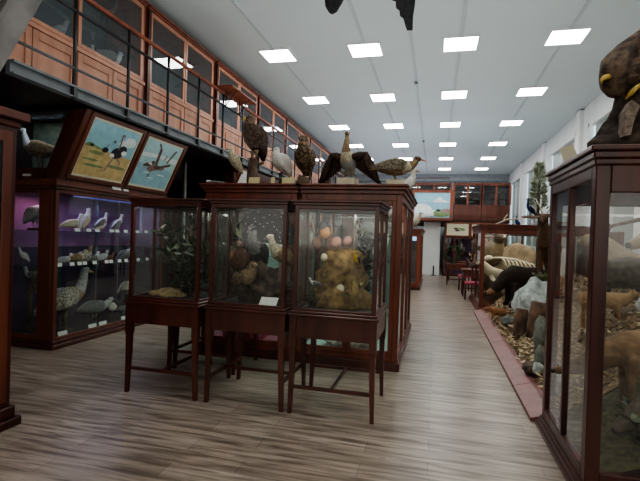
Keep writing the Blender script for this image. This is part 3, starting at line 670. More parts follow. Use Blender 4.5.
vitrine(TX[0], 'dark table vitrine standing directly behind the leafy branch vitrine', True, 5.16, .36)
def shrub(name, label, loc, n, spread, h, leafL, leafw, mats, cat='plant', lean=(0, 0), seed=1, stems=6, per=22, top_narrow=.3):
    t = thing(name, label, cat, loc); S = MB(); Lf = MB(); r = random.Random(seed)
    for i in range(stems):
        a = r.uniform(0, 6.28); s = spread * r.uniform(.35, 1)
        e = V((math.cos(a) * s + lean[0], math.sin(a) * s + lean[1], h * r.uniform(.55, 1)))
        mid = V((e.x * .35, e.y * .35, e.z * .55))
        S.chain([(0, 0, 0, .008), (*mid, .006), (*e, .003)], 5)
        for k_ in range(per):
            f = r.uniform(.15, 1); p = (V((0, 0, 0)).lerp(mid, f * 2) if f < .5 else mid.lerp(e, f * 2 - 1))
            d = V((r.uniform(-1, 1), r.uniform(-1, 1), r.uniform(-.2, 1)))
            Lf.leaf(p, d, leafL * r.uniform(.6, 1.2), leafw * r.uniform(.7, 1.2), r.randrange(len(mats)))
    lpart(t, 'stem', S, F['wood']); lpart(t, 'foliage', Lf, mats)
    return t
LG = [mat('leaf_dark', (.03, .055, .022), (.015, .03, .012), rough=.5), mat('leaf_mid', (.07, .11, .045), (.04, .07, .03), rough=.5), mat('leaf_pale', (.16, .19, .10), (.1, .13, .07), rough=.5)]
DKL = [mat('leaf_black', (.012, .018, .012), None, rough=.5), LG[0]]
# --- contents of first vitrine
shrub('leafy_branch', 'dark green narrow-leaved branch spreading up inside a table vitrine', (-2.48, 4.36, .935), 0, .31, .80, .16, .034, [LG[0], LG[0], DKL[0]], lean=(-.05, -.10), seed=3, stems=13, per=34)
shrub('undergrowth', 'low blackish leaf clump at the foot of the leafy branch', (-2.42, 4.3, .935), 0, .22, .24, .10, .04, DKL, seed=5, stems=9, per=16)
MO = mat('sandy_mound', (.40, .30, .16), (.25, .17, .09), rough=.95, scale=25, bump=.8)
rock('sand_mound', 'low tan mound of sand on the vitrine floor under the branch', (-2.66, 4.28, .95), .2, .16, .055, MO, 'mound', 3)
bird('snowy_owl', 'white rounded bird on a stump in the vitrine behind the leafy branch', (-2.42, 5.2, .935), 250, .36, body='white', pitch=68, neckp=((0, .05), (0, .1)), nr=.14, hr=.13, legh=.02, fat=1.2, base=('stump', .40, .08))
shrub('reed_clump', 'grey-green reeds in the vitrine behind the leafy branch', (-2.62, 5.2, .935), 0, .15, .5, .16, .03, [LG[2], LG[1]], seed=8, stems=8, per=14)
# --- contents of second vitrine
bird('capercaillie', 'black displaying grouse with white-flecked tail fan inside the middle vitrine', (-1.70, 4.28, 1.24), 266, .34, body='black', breast='grey', neck='grey', head='black', pitch=40, neckp=((.05, .16), (.04, .34)), nr=.11, hr=.1, legh=.2, fat=1.1, base=('stump', .02, .1))
bpy.context.view_layer.update()
cap = [o for o in COL.objects if o.name.startswith('capercaillie')][0]
fan = MB()
for i in range(15):
    a = rad(-82 + i * 164 / 14); d = V((-.05, math.sin(a), math.cos(a))); s_ = V((0, math.cos(a), -math.sin(a)))
    o_ = V((-.13, 0, .27)); L = .36
    fan.poly([o_ + V((-.002 * i, 0, 0)), o_ + d * L * .8 + s_ * .05, o_ + d * L * .97 + s_ * .04, o_ + d * L, o_ + d * L * .97 - s_ * .04, o_ + d * L * .8 - s_ * .05])
    for q in range(2):
        p_ = o_ + d * L * (.55 + .25 * q + R.uniform(-.1, .1)) + V((.02, 0, 0)); fan.quad(p_ - s_ * .009, p_ - s_ * .007 + d * .006, p_ + s_ * .008 + d * .006, p_ + s_ * .009, 1)
lpart(cap, 'tail_fan', fan, [mat('fan_black', (.006, .006, .007), None, rough=.9, spec=.05), F['lgrey']])
bird('grouse_hen', 'rusty-brown hen bird below the black fanned grouse', (-1.86, 4.22, 1.20), 290, .33, body='rust', breast='rust', pitch=30, neckp=((.05, .1), (.06, .2)), nr=.1, hr=.11, legh=.1, fat=1.25)
bird('hazel_grouse', 'mottled brown bird sitting lowest in the middle vitrine', (-1.78, 4.16, 1.06), 330, .30, body='owl', breast='tan', pitch=25, neckp=((.05, .1), (.06, .2)), nr=.1, hr=.12, legh=.05, fat=1.2)
bird('grouse_hen', 'pale buff hen perched on the right of the middle vitrine', (-1.46, 4.30, 1.30), 230, .28, body='tan', breast='cream', pitch=40, nr=.1, hr=.11, legh=.08, fat=1.2)
RK = mat('dark_rock', (.13, .09, .065), (.03, .022, .018), rough=.9, scale=16, bump=1)
BR_ = mat('branch_pink', (.34, .25, .20), (.2, .13, .1), rough=.9, scale=12, bump=.8)
rock('forest_mound', 'dark rugged mound under the grouse in the middle vitrine', (-1.68, 4.42, 1.07), .28, .20, .20, RK, 'mound', 8, .7, 28)
single('tree_stub', MB().chain([(-1.47, 4.45, .94, .08), (-1.48, 4.46, 1.15, .065), (-1.47, 4.45, 1.33, .06)]), BR_, 'pale pinkish tree stub at the right of the middle vitrine', 'stump', (-1.47, 4.45, .935))
shrub('fern_clump', 'grey-green foliage at the left side of the middle vitrine', (-1.93, 4.42, .935), 0, .13, .72, .12, .045, [LG[2], LG[1]], seed=9, stems=7, per=18)
card((-1.50, 4.06, .937), .17, .10, 0, -50, PAPER, 'large white paper card leaning at the foot of the middle vitrine')
# --- contents of third vitrine
MND = mat('fungus_mound', (.30, .20, .08), (.09, .055, .025), rough=.95, scale=14, bump=1, detail=8)
t = single('termite_mound', MB().loft([((-.86, 4.34, .935), .31, .24), ((-.86, 4.34, .98), .31, .24), ((-.86, 4.34, 1.04), .29, .23), ((-.87, 4.36, 1.10), .26, .21), ((-.87, 4.36, 1.17), .235, .19), ((-.86, 4.36, 1.24), .215, .18), ((-.86, 4.36, 1.31), .20, .17), ((-.86, 4.36, 1.37), .19, .165), ((-.86, 4.36, 1.43), .175, .15), ((-.85, 4.37, 1.47), .15, .12), ((-.85, 4.37, 1.50), .07, .06)], 30, up=(1, 0, 0)), MND, 'rugged tan mound filling the rightmost vitrine', 'mound', (-.86, 4.36, .935))
for v_ in t.data.vertices:
    n_ = noise.noise(v_.co * 8) * .075 + noise.noise(v_.co * 22) * .04
    v_.co += V((v_.co.x, v_.co.y, 0)).normalized() * n_ if v_.co.xy.length > .01 else V((0, 0, n_))
FO = [mat('fungus_' + n, c, c2, rough=.8, scale=30) for n, c, c2 in (('orange', (.34, .16, .05), (.2, .09, .03)), ('pink', (.36, .18, .13), (.24, .11, .08)), ('brown', (.17, .08, .045), (.09, .045, .025)), ('cap', (.03, .03, .035), (.02, .02, .02)), ('cream', (.55, .5, .36), None))]
def bracket(loc, r, m, rz, tilt, label, name='bracket_fungus'):
    b = MB(); b.T = Matrix.Translation(V(loc)) @ Matrix.Rotation(rad(rz), 4, 'Z') @ Matrix.Rotation(rad(tilt), 4, 'X')
    b.loft([((0, 0, -.012), r * .8, r * .7), ((0, 0, 0), r, r * .85), ((0, 0, .012), r * .9, r * .78), ((0, 0, .022), r * .5, r * .4)], 14)
    b.tube((0, 0, -.012), (0, r * .3, -.08), r * .2, r * .15)
    o = mesh_obj(name, b, m, None, loc); o.location = loc
    return tag(o, label, 'fungus')
bracket((-1.02, 4.28, 1.63), .065, FO[0], 10, 75, 'orange-brown disc fungus highest on the tan mound')
bracket((-1.05, 4.30, 1.70), .055, FO[3], 10, 60, 'black cap above the orange disc fungus')
bracket((-.90, 4.25, 1.54), .058, FO[1], -10, 75, 'round pinkish disc fungus beside the orange one')
bracket((-.80, 4.27, 1.56), .05, FO[1], -15, 75, 'round pinkish disc fungus rightmost on the mound top')
bracket((-1.10, 4.30, 1.53), .065, FO[2], 20, 75, 'brown disc fungus lowest on the left of the mound top')
bracket((-.97, 4.32, 1.52), .075, FO[2], 0, 80, 'brown disc fungus set back between orange and pink ones')
bracket((-1.0, 4.18, 1.40), .04, FO[4], 0, 70, 'small cream fungus on the upper face of the mound')
bracket((-.83, 4.15, 1.12), .045, FO[4], 0, 70, 'small cream fungus low on the face of the mound')
for i, (x0, x1, z1, lab) in enumerate(((-1.10, -1.18, 1.80, 'leaning pale twig leftmost above the tan mound'), (-.94, -.99, 1.81, 'upright twig above the orange fungus'), (-.80, -.70, 1.78, 'pale twig leaning over the pink fungi'))):
    single('dry_twig', MB().chain([(x0 + .08, 4.38, 1.42, .012), ((x0 + x1) / 2, 4.36, 1.6, .008), (x1, 4.34, z1, .004)]).tube(((x0 + x1) / 2, 4.36, 1.6), (x1 + .12, 4.3, z1 - .06), .005, .003), BR_, lab, 'twig', (x0 + .08, 4.38, 1.42))
bird('oriole', 'small bright yellow bird clinging at the right of the tan mound', (-.70, 4.22, 1.33), 250, .11, body='yellow', wing='black', pitch=50, legh=.1)
bird('tit', 'small grey bird at the burrow in the tan mound', (-1.05, 4.1, 1.13), 200, .10, body='grey', breast='white', pitch=15, legh=.1)
shrub('moss_clump', 'yellow-green moss tufts at the foot of the tan mound', (-.74, 4.2, .935), 0, .16, .35, .04, .02, [mat('moss_yellow', (.35, .28, .07), (.2, .17, .05)), LG[1]], seed=12, stems=12, per=20)
shrub('grass_tuft', 'dark green leaf tuft at the left foot of the tan mound', (-1.12, 4.14, .935), 0, .08, .17, .06, .03, DKL + [LG[1]], seed=14, stems=6, per=10)
shrub('dark_foliage', 'dark grey-green foliage hanging behind the mound, right of the vitrine', (-.66, 4.58, .935), 0, .10, .86, .10, .05, [LG[0], DKL[0]], seed=17, stems=8, per=20)

# ------------------------------------------------------------------ centre cabinets
def centre_cabinet(x0, x1, y0, y1, label, H=2.25, bays=2, wood=W_RED, side_glass=True, floor_m=None, name='centre_cabinet'):
    t = thing(name, label, 'cabinet', ((x0 + x1) / 2, y0, 0))
    k_ = .10
    part(t, 'plinth', MB().box(x0 - .03, x1 + .03, y0 - .03, y1 + .03, 0, .1), W_DARK, .006)
    part(t, 'cornice', MB().box(x0 - .02, x1 + .02, y0 - .02, y1 + .02, H - .12, H - .07).box(x0 - .05, x1 + .05, y0 - .05, y1 + .05, H - .07, H - .03).box(x0 - .07, x1 + .07, y0 - .07, y1 + .07, H - .03, H), wood, .008)
    c = MB()
    for (a, b) in ((x0, y0), (x1 - .07, y0), (x0, y1 - .07), (x1 - .07, y1 - .07)): c.box(a, a + .07, b, b + .07, .1, H - .12)
    c.box(x0 + .07, x1 - .07, y0, y0 + .04, H - .2, H - .12).box(x0 + .07, x1 - .07, y0, y0 + .04, .1, .17)
    for xx in (x0, x1 - .04): c.box(xx, xx + .04, y0 + .07, y1 - .07, H - .2, H - .12).box(xx, xx + .04, y0 + .07, y1 - .07, .1, .17)
    if side_glass:
        ny = max(1, round((y1 - y0) / .9))
        for i in range(1, ny):
            yy = y0 + (y1 - y0) * i / ny
            for xx in (x0, x1 - .04): c.box(xx, xx + .04, yy - .03, yy + .03, .17, H - .2)
    part(t, 'frame', c, wood, .005)
    part(t, 'back_panel', MB().box(x0 + .07, x1 - .07, y1 - .03, y1 - .01, .17, H - .2), INT_BACK)
    part(t, 'base_board', MB().box(x0 + .04, x1 - .04, y0 + .04, y1 - .03, .17, .19), floor_m or INT_GREY)
    w = (x1 - x0 - .14) / bays
    for b in range(bays):
        a = x0 + .07 + b * w
        d = MB().box(a, a + .05, y0 - .005, y0 + .03, .17, H - .2).box(a + w - .05, a + w, y0 - .005, y0 + .03, .17, H - .2).box(a + .05, a + w - .05, y0 - .005, y0 + .03, .17, .23).box(a + .05, a + w - .05, y0 - .005, y0 + .03, H - .26, H - .2)
        dr = part(t, 'glazed_door', d, wood, .004)
        part(t, 'glass_pane', MB().box(a + .05, a + w - .05, y0 + .01, y0 + .014, .23, H - .26), GLASS, parent=dr)
    if side_glass:
        for xx in (x0 + .02, x1 - .024): part(t, 'side_pane', MB().box(xx, xx + .004, y0 + .07, y1 - .07, .17, H - .2), GLASS)
    if H > 2: area(((x0 + x1) / 2, y0 + .35, H - .22), x1 - x0 - .3, .25, 22, (1, .96, .90)); part(t, 'light_strip', MB().box(x0 + .2, x1 - .2, y0 + .06, y0 + .1, H - .215, H - .2), emis('cabinet_strip', (1, .96, .9), 4))
    for z in (.75, 1.3, 1.72): part(t, 'glass_shelf', MB().box(x0 + .05, x1 - .05, y0 + .12, y1 - .05, z, z + .012), SHELF)
    return t
PINKC = mat('pink_cloth', (.50, .10, .16), (.40, .07, .12), rough=.9, scale=6)
centre_cabinet(-3.0, -1.72, 5.62, 7.2, 'red mahogany glazed cabinet under the eagle, behind the vitrines', floor_m=PINKC)
centre_cabinet(-1.66, -.40, 5.62, 8.4, 'red mahogany glazed cabinet under the geese, at the aisle corner', floor_m=INT_BACK)
# specimens inside
bird('pelican', 'dim white bird on a shelf inside the cabinet under the eagle', (-2.3, 6.2, 1.32), 200, .3, body='white', pitch=30, legh=.2)
bird('stork', 'white long-necked bird inside the cabinet at the aisle corner', (-.75, 6.6, 1.31), 320, .28, body='white', pitch=30, legh=.3, neckp=((.08, .14), (.06, .34)))
bird('duck', 'dull grey duck inside the cabinet at the aisle corner, upper shelf', (-1.1, 6.1, 1.733), 300, .24, body='lgrey', pitch=15, legh=.1)
single('coral_heap', MB().ball((-1.05, 5.95, .25), .3, .2, .10, 16, 10, 0, .5, 4), mat('coral_white', (.55, .50, .42), (.2, .16, .12), scale=20), 'pale heap of coral at the bottom of the aisle corner cabinet', 'coral', (-1.05, 5.95, .19))
single('pink_box', MB().box(-2.78, -2.2, 5.8, 6.2, .192, .26).box(-2.76, -2.22, 5.82, 6.18, .26, .27), PINKC, 'low pink box at the bottom of the cabinet under the eagle', 'box', (-2.5, 6.0, .192), bevel=.005)

# ------------------------------------------------------------------ birds on the centre cabinets
T = 2.25
single('stone_slab', MB().ball((-2.93, 5.78, T + .025), .16, .1, .025, 14, 7, 0, .2, 2), F['grey'], 'flat grey slab lying at the left end of the cabinet top', 'slab', (-2.93, 5.78, T))
card((-3.02, 5.72, T), .06, .06, 0, -10, PAPER, 'tiny white card beside the flat grey slab')
bird('sandgrouse', 'pale buff bird on a thin post at the left end of the cabinet top', (-2.76, 6.0, T), 205, .30, body='cream', breast='cream', wing='cream', pitch=62, neckp=((.02, .08), (.02, .12)), nr=.09, hr=.1, legh=.0, fat=1.05, base=('post', .20), tail=.55, turn=20)
bird('golden_eagle', 'large dark brown eagle perched on a stump on the centre cabinet', (-2.42, 5.85, T), 235, .45, body='dbrown', breast='dbrown', neck='brown', head='brown', wing='dbrown', pitch=62, neckp=((.0, .06), (-.02, .11)), nr=.13, hr=.105, legh=.05, fat=1.35, bill='bill_y', hook=True, bl=.08, base=('stump', .36, .075), thick=1.6, turn=-30, tail=.75)
bird('white_egret', 'fluffy white bird on dark legs beside the eagle stump', (-2.03, 5.85, T), 215, .32, body='white', breast='white', wing='white', pitch=55, neckp=((.0, .06), (-.04, .1)), nr=.12, hr=.11, legh=.34, fat=1.55, leg='bill_d')
bird('eagle_owl', 'streaked brown owl standing upright on a dark stump', (-1.71, 5.85, T), 255, .40, body='owl', breast='owl', wing='owl', pitch=72, neckp=((-.02, .05), (-.03, .10)), nr=.15, hr=.145, legh=.02, fat=1.28, hook=True, bl=.03, base=('stump', .13, .08), tail=.62)
bird('gull', 'small pale bird between the owl and the spread-winged goose', (-1.48, 6.1, T), 280, .26, body='lgrey', breast='white', neck='white', pitch=35, neckp=((.03, .16), (.0, .3)), nr=.07, hr=.08, legh=.25)
# spread-winged goose facing the camera
g = bird('spread_goose', 'grey-brown goose facing front with drooping spread wings and stretched neck', (-1.12, 5.85, T), 262, .36, body='lgrey', breast='cream', neck='tan', head='brown', pitch=48, neckp=((.02, .16), (-.02, .36), (.0, .56)), nr=.06, hr=.085, legh=.05, fat=1.35, bill='bill_o', wings=False, base=('block', .10, .09, .12), tail=.6, turn=35)
for s in (-1, 1):
    w = MB(); sh = V((.08, s * .07, .36)); el = V((.02, s * .22, .40)); tip = V((-.02, s * .40, .05))
    w.loft([(sh, .03, .04), (el.lerp(sh, .4), .028, .05), (el, .022, .05), (el.lerp(tip, .5), .014, .06), (tip, .006, .02)], 8)
    for i in range(11):
        f = i / 10; st = sh.lerp(el, f * 2) if f < .5 else el.lerp(tip, (f - .5) * 1.5)
        en = V((-.05, s * (.10 + .31 * f), .25 - .22 * f))
        t_ = V((.0, s * .018, .006)); off = V((-.003 * i, 0, 0))
        w.poly([st - t_ + off, st + t_ + off, en + t_ * .9 + off, en + (en - st).normalized() * .03 + off, en - t_ * .9 + off])
    lpart(g, 'wing', w, F['dbrown'])
bird('greylag_goose', 'greylag goose in profile on a pale block at the cabinet corner', (-.52, 5.85, T), 8, .46, body='tan', breast='cream', neck='tan', head='brown', wing='greyb', pitch=6, neckp=((.09, .06), (.14, .13)), nr=.075, hr=.08, legh=.10, fat=1.0, bill='bill_o', base=('block', .08, .11, .07), tail=.72)
bird('white_goose', 'white bird with open bill craning over the side of the centre cabinet', (-.48, 7.9, T), 25, .42, body='white', breast='white', wing='white', pitch=60, neckp=((.02, .1), (.02, .22)), nr=.09, hr=.09, legh=.1, bill='bill_o', fat=.9)
for x_, lab, w_ in ((-2.33, 'pale yellow card before the eagle stump', .15), (-2.07, 'narrow pale card before the fluffy white bird', .05), (-1.86, 'pale yellow card before the owl', .17)):
    card((x_, 5.66, T), w_, .09, 0, -8, CARD_Y, lab)
# cabinet behind along the aisle
centre_cabinet(-1.7, -.46, 14.8, 18.2, 'brown cabinet farther down the aisle with a bluish glint on its glass', H=1.92, wood=W_GALR, name='aisle_cabinet')
single('blue_glint', MB().box(-.86, -.58, 14.785, 14.79, 1.55, 1.68), emis('blue_glow', (.35, .6, .9), .9), 'small pale blue glowing patch imitating a glint on the aisle cabinet glass', 'glint', (-.72, 14.787, 1.55))  # emissive patch added to imitate a blue glint on the glass
bird('pheasant', 'pale ruffled bird on top of the aisle cabinet', (-.62, 15.2, 1.92), 330, .4, body='white', breast='cream', pitch=55, legh=.1, fat=1.2)
bird('cormorant', 'dark-headed bird beside the pale one on the aisle cabinet', (-.85, 15.1, 1.92), 300, .36, body='tan', breast='cream', neck='black', head='black', pitch=50, legh=.1, neckp=((.03, .14), (.03, .28)))

# ------------------------------------------------------------------ far end
struct('pillar_far', MB().box(-.55, .2, 21.8, 22.3, 0, 2.44), WHITE)
FY = 21.3
struct('gallery_floor_far', MB().box(-5.8, 3.1, FY + .25, 30, 2.42, 2.55), W_MID)
def far_cab(x0, x1, label, panes, z0, z1, base=True):
    t = thing('far_gallery_cabinet', label, 'cabinet', (x0, FY, 2.55))
    c = MB().box(x0, x1, FY + .9, FY + .93, 2.55, 4.2).box(x0, x0 + .06, FY + .22, FY + .9, 2.55, 4.2).box(x1 - .06, x1, FY + .22, FY + .9, 2.55, 4.2).box(x0, x1, FY + .2, FY + .9, z0 - .08, z0).box(x0, x1, FY + .15, FY + .93, z1, z1 + .12)
    part(t, 'carcass', c, W_MID)
    w = (x1 - x0) / panes
    d = MB()
    for i in range(panes + 1): d.box(x0 + i * w - .04, x0 + i * w + .04, FY + .18, FY + .22, z0, z1)
    part(t, 'door_frame', d, W_GALR)
    for i in range(panes): part(t, 'glass_pane', MB().box(x0 + i * w + .04, x0 + (i + 1) * w - .04, FY + .2, FY + .205, z0, z1), GLASS_G)
    if base:
        d = MB().box(x0, x1, FY + .16, FY + .22, 2.5, z0 - .08)
        for i in range(int((x1 - x0) / .14)): d.box(x0 + i * .14 + .03, x0 + i * .14 + .12, FY + .145, FY + .16, 2.56, z0 - .12)
        part(t, 'panelling', d, W_MID)
    for z in (z0 + .3, z0 + .6): part(t, 'shelf', MB().box(x0 + .06, x1 - .06, FY + .3, FY + .9, z, z + .02), W_DARK)
    return t
far_cab(.72, 1.9, 'far gallery cabinet with white feathers behind its dark glass', 2, 3.2, 4.05)
far_cab(1.92, 3.08, 'far gallery cabinet nearest the window wall', 2, 3.2, 4.05)
far_cab(-1.6, .6, 'low glazed far gallery cabinet above the seascape painting', 3, 3.82, 4.05, False)
for i, (x_, z_) in enumerate(((1.05, 3.55), (1.3, 3.3), (1.25, 3.8), (1.55, 3.45), (1.6, 3.75))):
    rt = [single('white_plume', MB().loft([((x_, FY + .5, z_), .02, .02), ((x_ + .12, FY + .45, z_ + .05), .04, .03), ((x_ + .3, FY + .42, z_ + .09 - .03 * i), .015, .01)], 8), F['white'], ('bright white plume in the far gallery cabinet, ' + ('lower near side', 'lowest of them', 'topmost of them', 'middle of the far side', 'upper far side')[i]), 'plume', (x_, FY + .5, z_))]
sea = [(full, 0), ([(0, .72), (.3, .8), (.5, .74), (.7, .86), (1, .8), (1, .95), (.5, .98), (0, .92)], 0), ([(.5, .62), (.62, .76), (.74, .84), (.82, .7), (.95, .68), (1, .62)], 5), ([(0, .0), (1, 0), (1, .6), (0, .62)], 8), (ell(.2, .32, .3, .24), 5), (ell(.35, .2, .3, .15), 5), (ell(.1, .15, .25, .2), 1),
       (ell(.8, .2, .26, .14), 3), (ell(.9, .28, .12, .1), 6), (ell(.68, .3, .06, .05), 4), (ell(.75, .1, .2, .06), 3)]
painting('seascape_painting', 'large framed seascape with white cliffs and turquoise sky on the far gallery', (-1.1, FY, 2.46), (1, 0, 0), (0, 0, 1), 1.78, 1.36, sea, .12, .0, W_GALR, mount=False)
bird_pic = [(full, 10), (ell(.45, .5, .08, .2), 9), (ell(.6, .6, .18, .08), 3), (ell(.75, .5, .12, .12), 3), (stroke(.3, .3, .8, .55, .03), 9), (ell(.38, .6, .1, .08), 9), (ell(.55, .4, .08, .08), 9)]
painting('bird_print', 'framed print of birds on a dark branch, above the far cabinet', (.42, 21.42, 1.78), (1, 0, 0), (0, 0, 1), 1.03, .62, bird_pic, .05, .03, W_GALR)
painting('bird_print', 'second framed print partly hidden, right of the branch print', (1.48, 21.42, 1.78), (1, 0, 0), (0, 0, 1), 1.03, .62, [(full, 10), (ell(.3, .5, .1, .15), 3)], .05, .03, W_GALR)
t = thing('far_cabinet', 'brown cabinet of birds against the far end, under the bird prints', 'cabinet', (.4, 21.5, 0))
c = MB().box(.36, 3.0, 22.1, 22.15, 0, 1.76).box(.36, 3.0, 21.5, 22.1, 0, .08).box(.36, 3.0, 21.45, 22.15, 1.7, 2.42)
for x_ in (.36, .78, 1.6, 2.2, 2.92): c.box(x_, x_ + .09, 21.47, 21.55, .08, 1.7)
part(t, 'frame', c, W_MID)
for a, b in ((.45, .78), (.87, 1.6), (1.69, 2.2), (2.29, 2.92)): part(t, 'glass_pane', MB().box(a, b, 21.5, 21.505, .08, 1.7), GLASS)
for z in (.6, 1.1): part(t, 'shelf', MB().box(.42, 2.95, 21.6, 22.1, z, z + .02), W_DARK)
part(t, 'back_panel', MB().box(.42, 2.95, 22.09, 22.1, .08, 1.7), mat('far_back_purple', (.16, .09, .2), None, rough=.8))
for x_, z_, lab in ((.6, 1.12, 'pale bird on the top shelf of the far cabinet'), (.6, .62, 'pale bird on the middle shelf of the far cabinet'), (1.2, 1.12, 'white bird behind the wreath in the far cabinet')):
    bird('bird_specimen', lab, (x_, 21.85, z_), 250, .34, body='lgrey', breast='white', pitch=35, legh=.1)
# easel sign near the pillar
t = thing('floor_sign', 'small white board on a black stand before the white pillar', 'sign', (-.08, 21.3, 0))
part(t, 'board', MB().box(-.2, .06, 21.3, 21.32, .42, .62), WHITE)
part(t, 'stand', MB().tube((-.05, 21.3, 0), (-.05, 21.3, .44), .03).box(-.16, .06, 21.2, 21.4, 0, .02), IRON)

# display tables on the right of the aisle, far
def far_table(x_, y_, label, h=.78):
    t = thing('display_table', label, 'table', (x_, y_, 0))
    part(t, 'table_top', MB().box(x_ - .35, x_ + .35, y_ - .35, y_ + .35, h - .05, h), W_RED, .006)
    part(t, 'apron', MB().box(x_ - .31, x_ + .31, y_ - .31, y_ + .31, h - .2, h - .05), W_RED)
    for sx in (-1, 1):
        for sy in (-1, 1):
            part(t, 'leg', MB().loft([((x_ + sx * .3, y_ + sy * .3, h - .1), .035), ((x_ + sx * .3, y_ + sy * .3, h * .5), .03), ((x_ + sx * .31, y_ + sy * .31, 0), .018)], 6), W_DARK)
    part(t, 'stretcher', MB().box(x_ - .3, x_ + .3, y_ - .015, y_ + .015, .2, .23), W_DARK)
    return t
far_table(.75, 17.2, 'reddish display table with the green wreath, farthest down the aisle')
far_table(1.12, 14.2, 'reddish display table with dried flowers, next to the far vitrine')
w = MB(); r = random.Random(4)
for i in range(260):
    a = r.uniform(0, 6.28); c_ = V((.62 + .24 * math.cos(a), 17.15 + r.uniform(-.05, .05), 1.10 + .27 * math.sin(a)))
    w.leaf(c_, (r.uniform(-1, 1), r.uniform(-1, 1), r.uniform(-1, 1)), .12, .06, r.randrange(2))
t = thing('leaf_wreath', 'green leafy wreath standing on the farthest display table', 'wreath', (.62, 17.15, .78))
part(t, 'foliage', w, [LG[1], LG[0]])
part(t, 'hoop', MB().loft([((.62 + .24 * math.cos(a), 17.15, 1.06 + .27 * math.sin(a)), .015) for a in [i * 6.2832 / 16 for i in range(17)]], 6, up=(0, 1, 0)), F['wood'])
far_table(.86, 19.2, 'reddish display table deepest in the aisle, near the far cabinet')
DR = [mat('dried_pink', (.45, .28, .25), None), mat('dried_cream', (.6, .5, .38), None), LG[0]]
shrub('dried_flowers', 'dark bunch of dried stems on the deepest display table', (.9, 19.2, .78), 0, .3, .6, .12, .08, [LG[1], LG[0], mat('dried_rust', (.3, .12, .08), None)], seed=23, stems=12, per=14)
shrub('dried_flowers', 'bunch of dried pink and cream flowers on the nearer far table', (1.05, 14.2, .78), 0, .28, .55, .09, .06, DR, seed=21, stems=12, per=14)
for x_, y_, lab in ((.93, 15.6, 'red padded stool between the far display tables'), (.98, 13.2, 'red padded stool beside the far vitrine post')):
    t = thing('padded_stool', lab, 'stool', (x_, y_, 0))
    part(t, 'seat', MB().box(x_ - .17, x_ + .17, y_ - .17, y_ + .17, .42, .5), PINKC, .02)
    part(t, 'backrest', MB().box(x_ + .14, x_ + .18, y_ - .17, y_ + .17, .5, .92), PINKC, .01)
    for sx in (-1, 1):
        for sy in (-1, 1): part(t, 'leg', MB().tube((x_ + sx * .14, y_ + sy * .14, .42), (x_ + sx * .15, y_ + sy * .15, 0), .02, .014), W_DARK)

# ------------------------------------------------------------------ right diorama
def gz(x, y):
    h = .05 + max(0, min(.86, (x - 1.12) * .86))
    if y < 4.2: h *= max(.25, min(1, (y - 3.0) / .9))
    return h + .05 * noise.noise(V((x * 3, y * 3, 0))) + .02 * noise.noise(V((x * 9, y * 9, 3)))
LIT = mat('litter_ground', (.30, .22, .13), (.08, .055, .036), rough=.95, scale=22, bump=1, detail=8)
g = MB(); nx, ny = 44, 130
X0, X1, Y0, Y1 = 1.08, 3.95, 4.45, 11.0
vs = [(X0 + (X1 - X0) * i / nx, Y0 + (Y1 - Y0) * j / ny, gz(X0 + (X1 - X0) * i / nx, Y0 + (Y1 - Y0) * j / ny)) for j in range(ny + 1) for i in range(nx + 1)]
g.add(vs, [(j * (nx + 1) + i, j * (nx + 1) + i + 1, (j + 1) * (nx + 1) + i + 1, (j + 1) * (nx + 1) + i) for j in range(ny) for i in range(nx)], 0, True)
struct('ground_bank', g, LIT)
LFM = [mat('chip_' + str(i), c, None, rough=.9) for i, c in enumerate(((.55, .42, .26), (.38, .26, .14), (.18, .11, .06), (.62, .52, .36), (.07, .05, .035)))]
lf = MB(); r = random.Random(2)
for i in range(6500):
    x_ = 1.1 + 1.9 * r.random() ** 1.3; y_ = r.uniform(4.5, 10.9)
    lf.leaf((x_, y_, gz(x_, y_) + r.uniform(.004, .03)), (r.uniform(-1, 1), r.uniform(-1, 1), r.uniform(-.25, .35)), r.uniform(.04, .1), r.uniform(.02, .05), r.choice((0, 0, 1, 1, 2, 3, 4)), (r.uniform(-.5, .5), r.uniform(-.5, .5), 1))
o = mesh_obj('leaf_litter', lf, LFM); tag(o, 'tan and brown dry leaves and wood chips covering the diorama bank', 'leaf litter', kind='stuff')
for i, (a, b) in enumerate(((4.48, 5.42), (5.43, 7.6), (7.61, 10.95))):
    kb = MB().prism([(.88, a, 0), (1.12, a, 0), (1.12, a, .085), (1.06, a, .085), (.88, a, .035)], (0, b - a, 0))
    single('kerb_board', kb, KERB, ('short pinkish-red kerb board nearest the tall case', 'pinkish-red kerb board in the middle of the aisle edge', 'pinkish-red kerb board reaching the far vitrine')[i], 'kerb', (1.0, a, 0), bevel=.004)
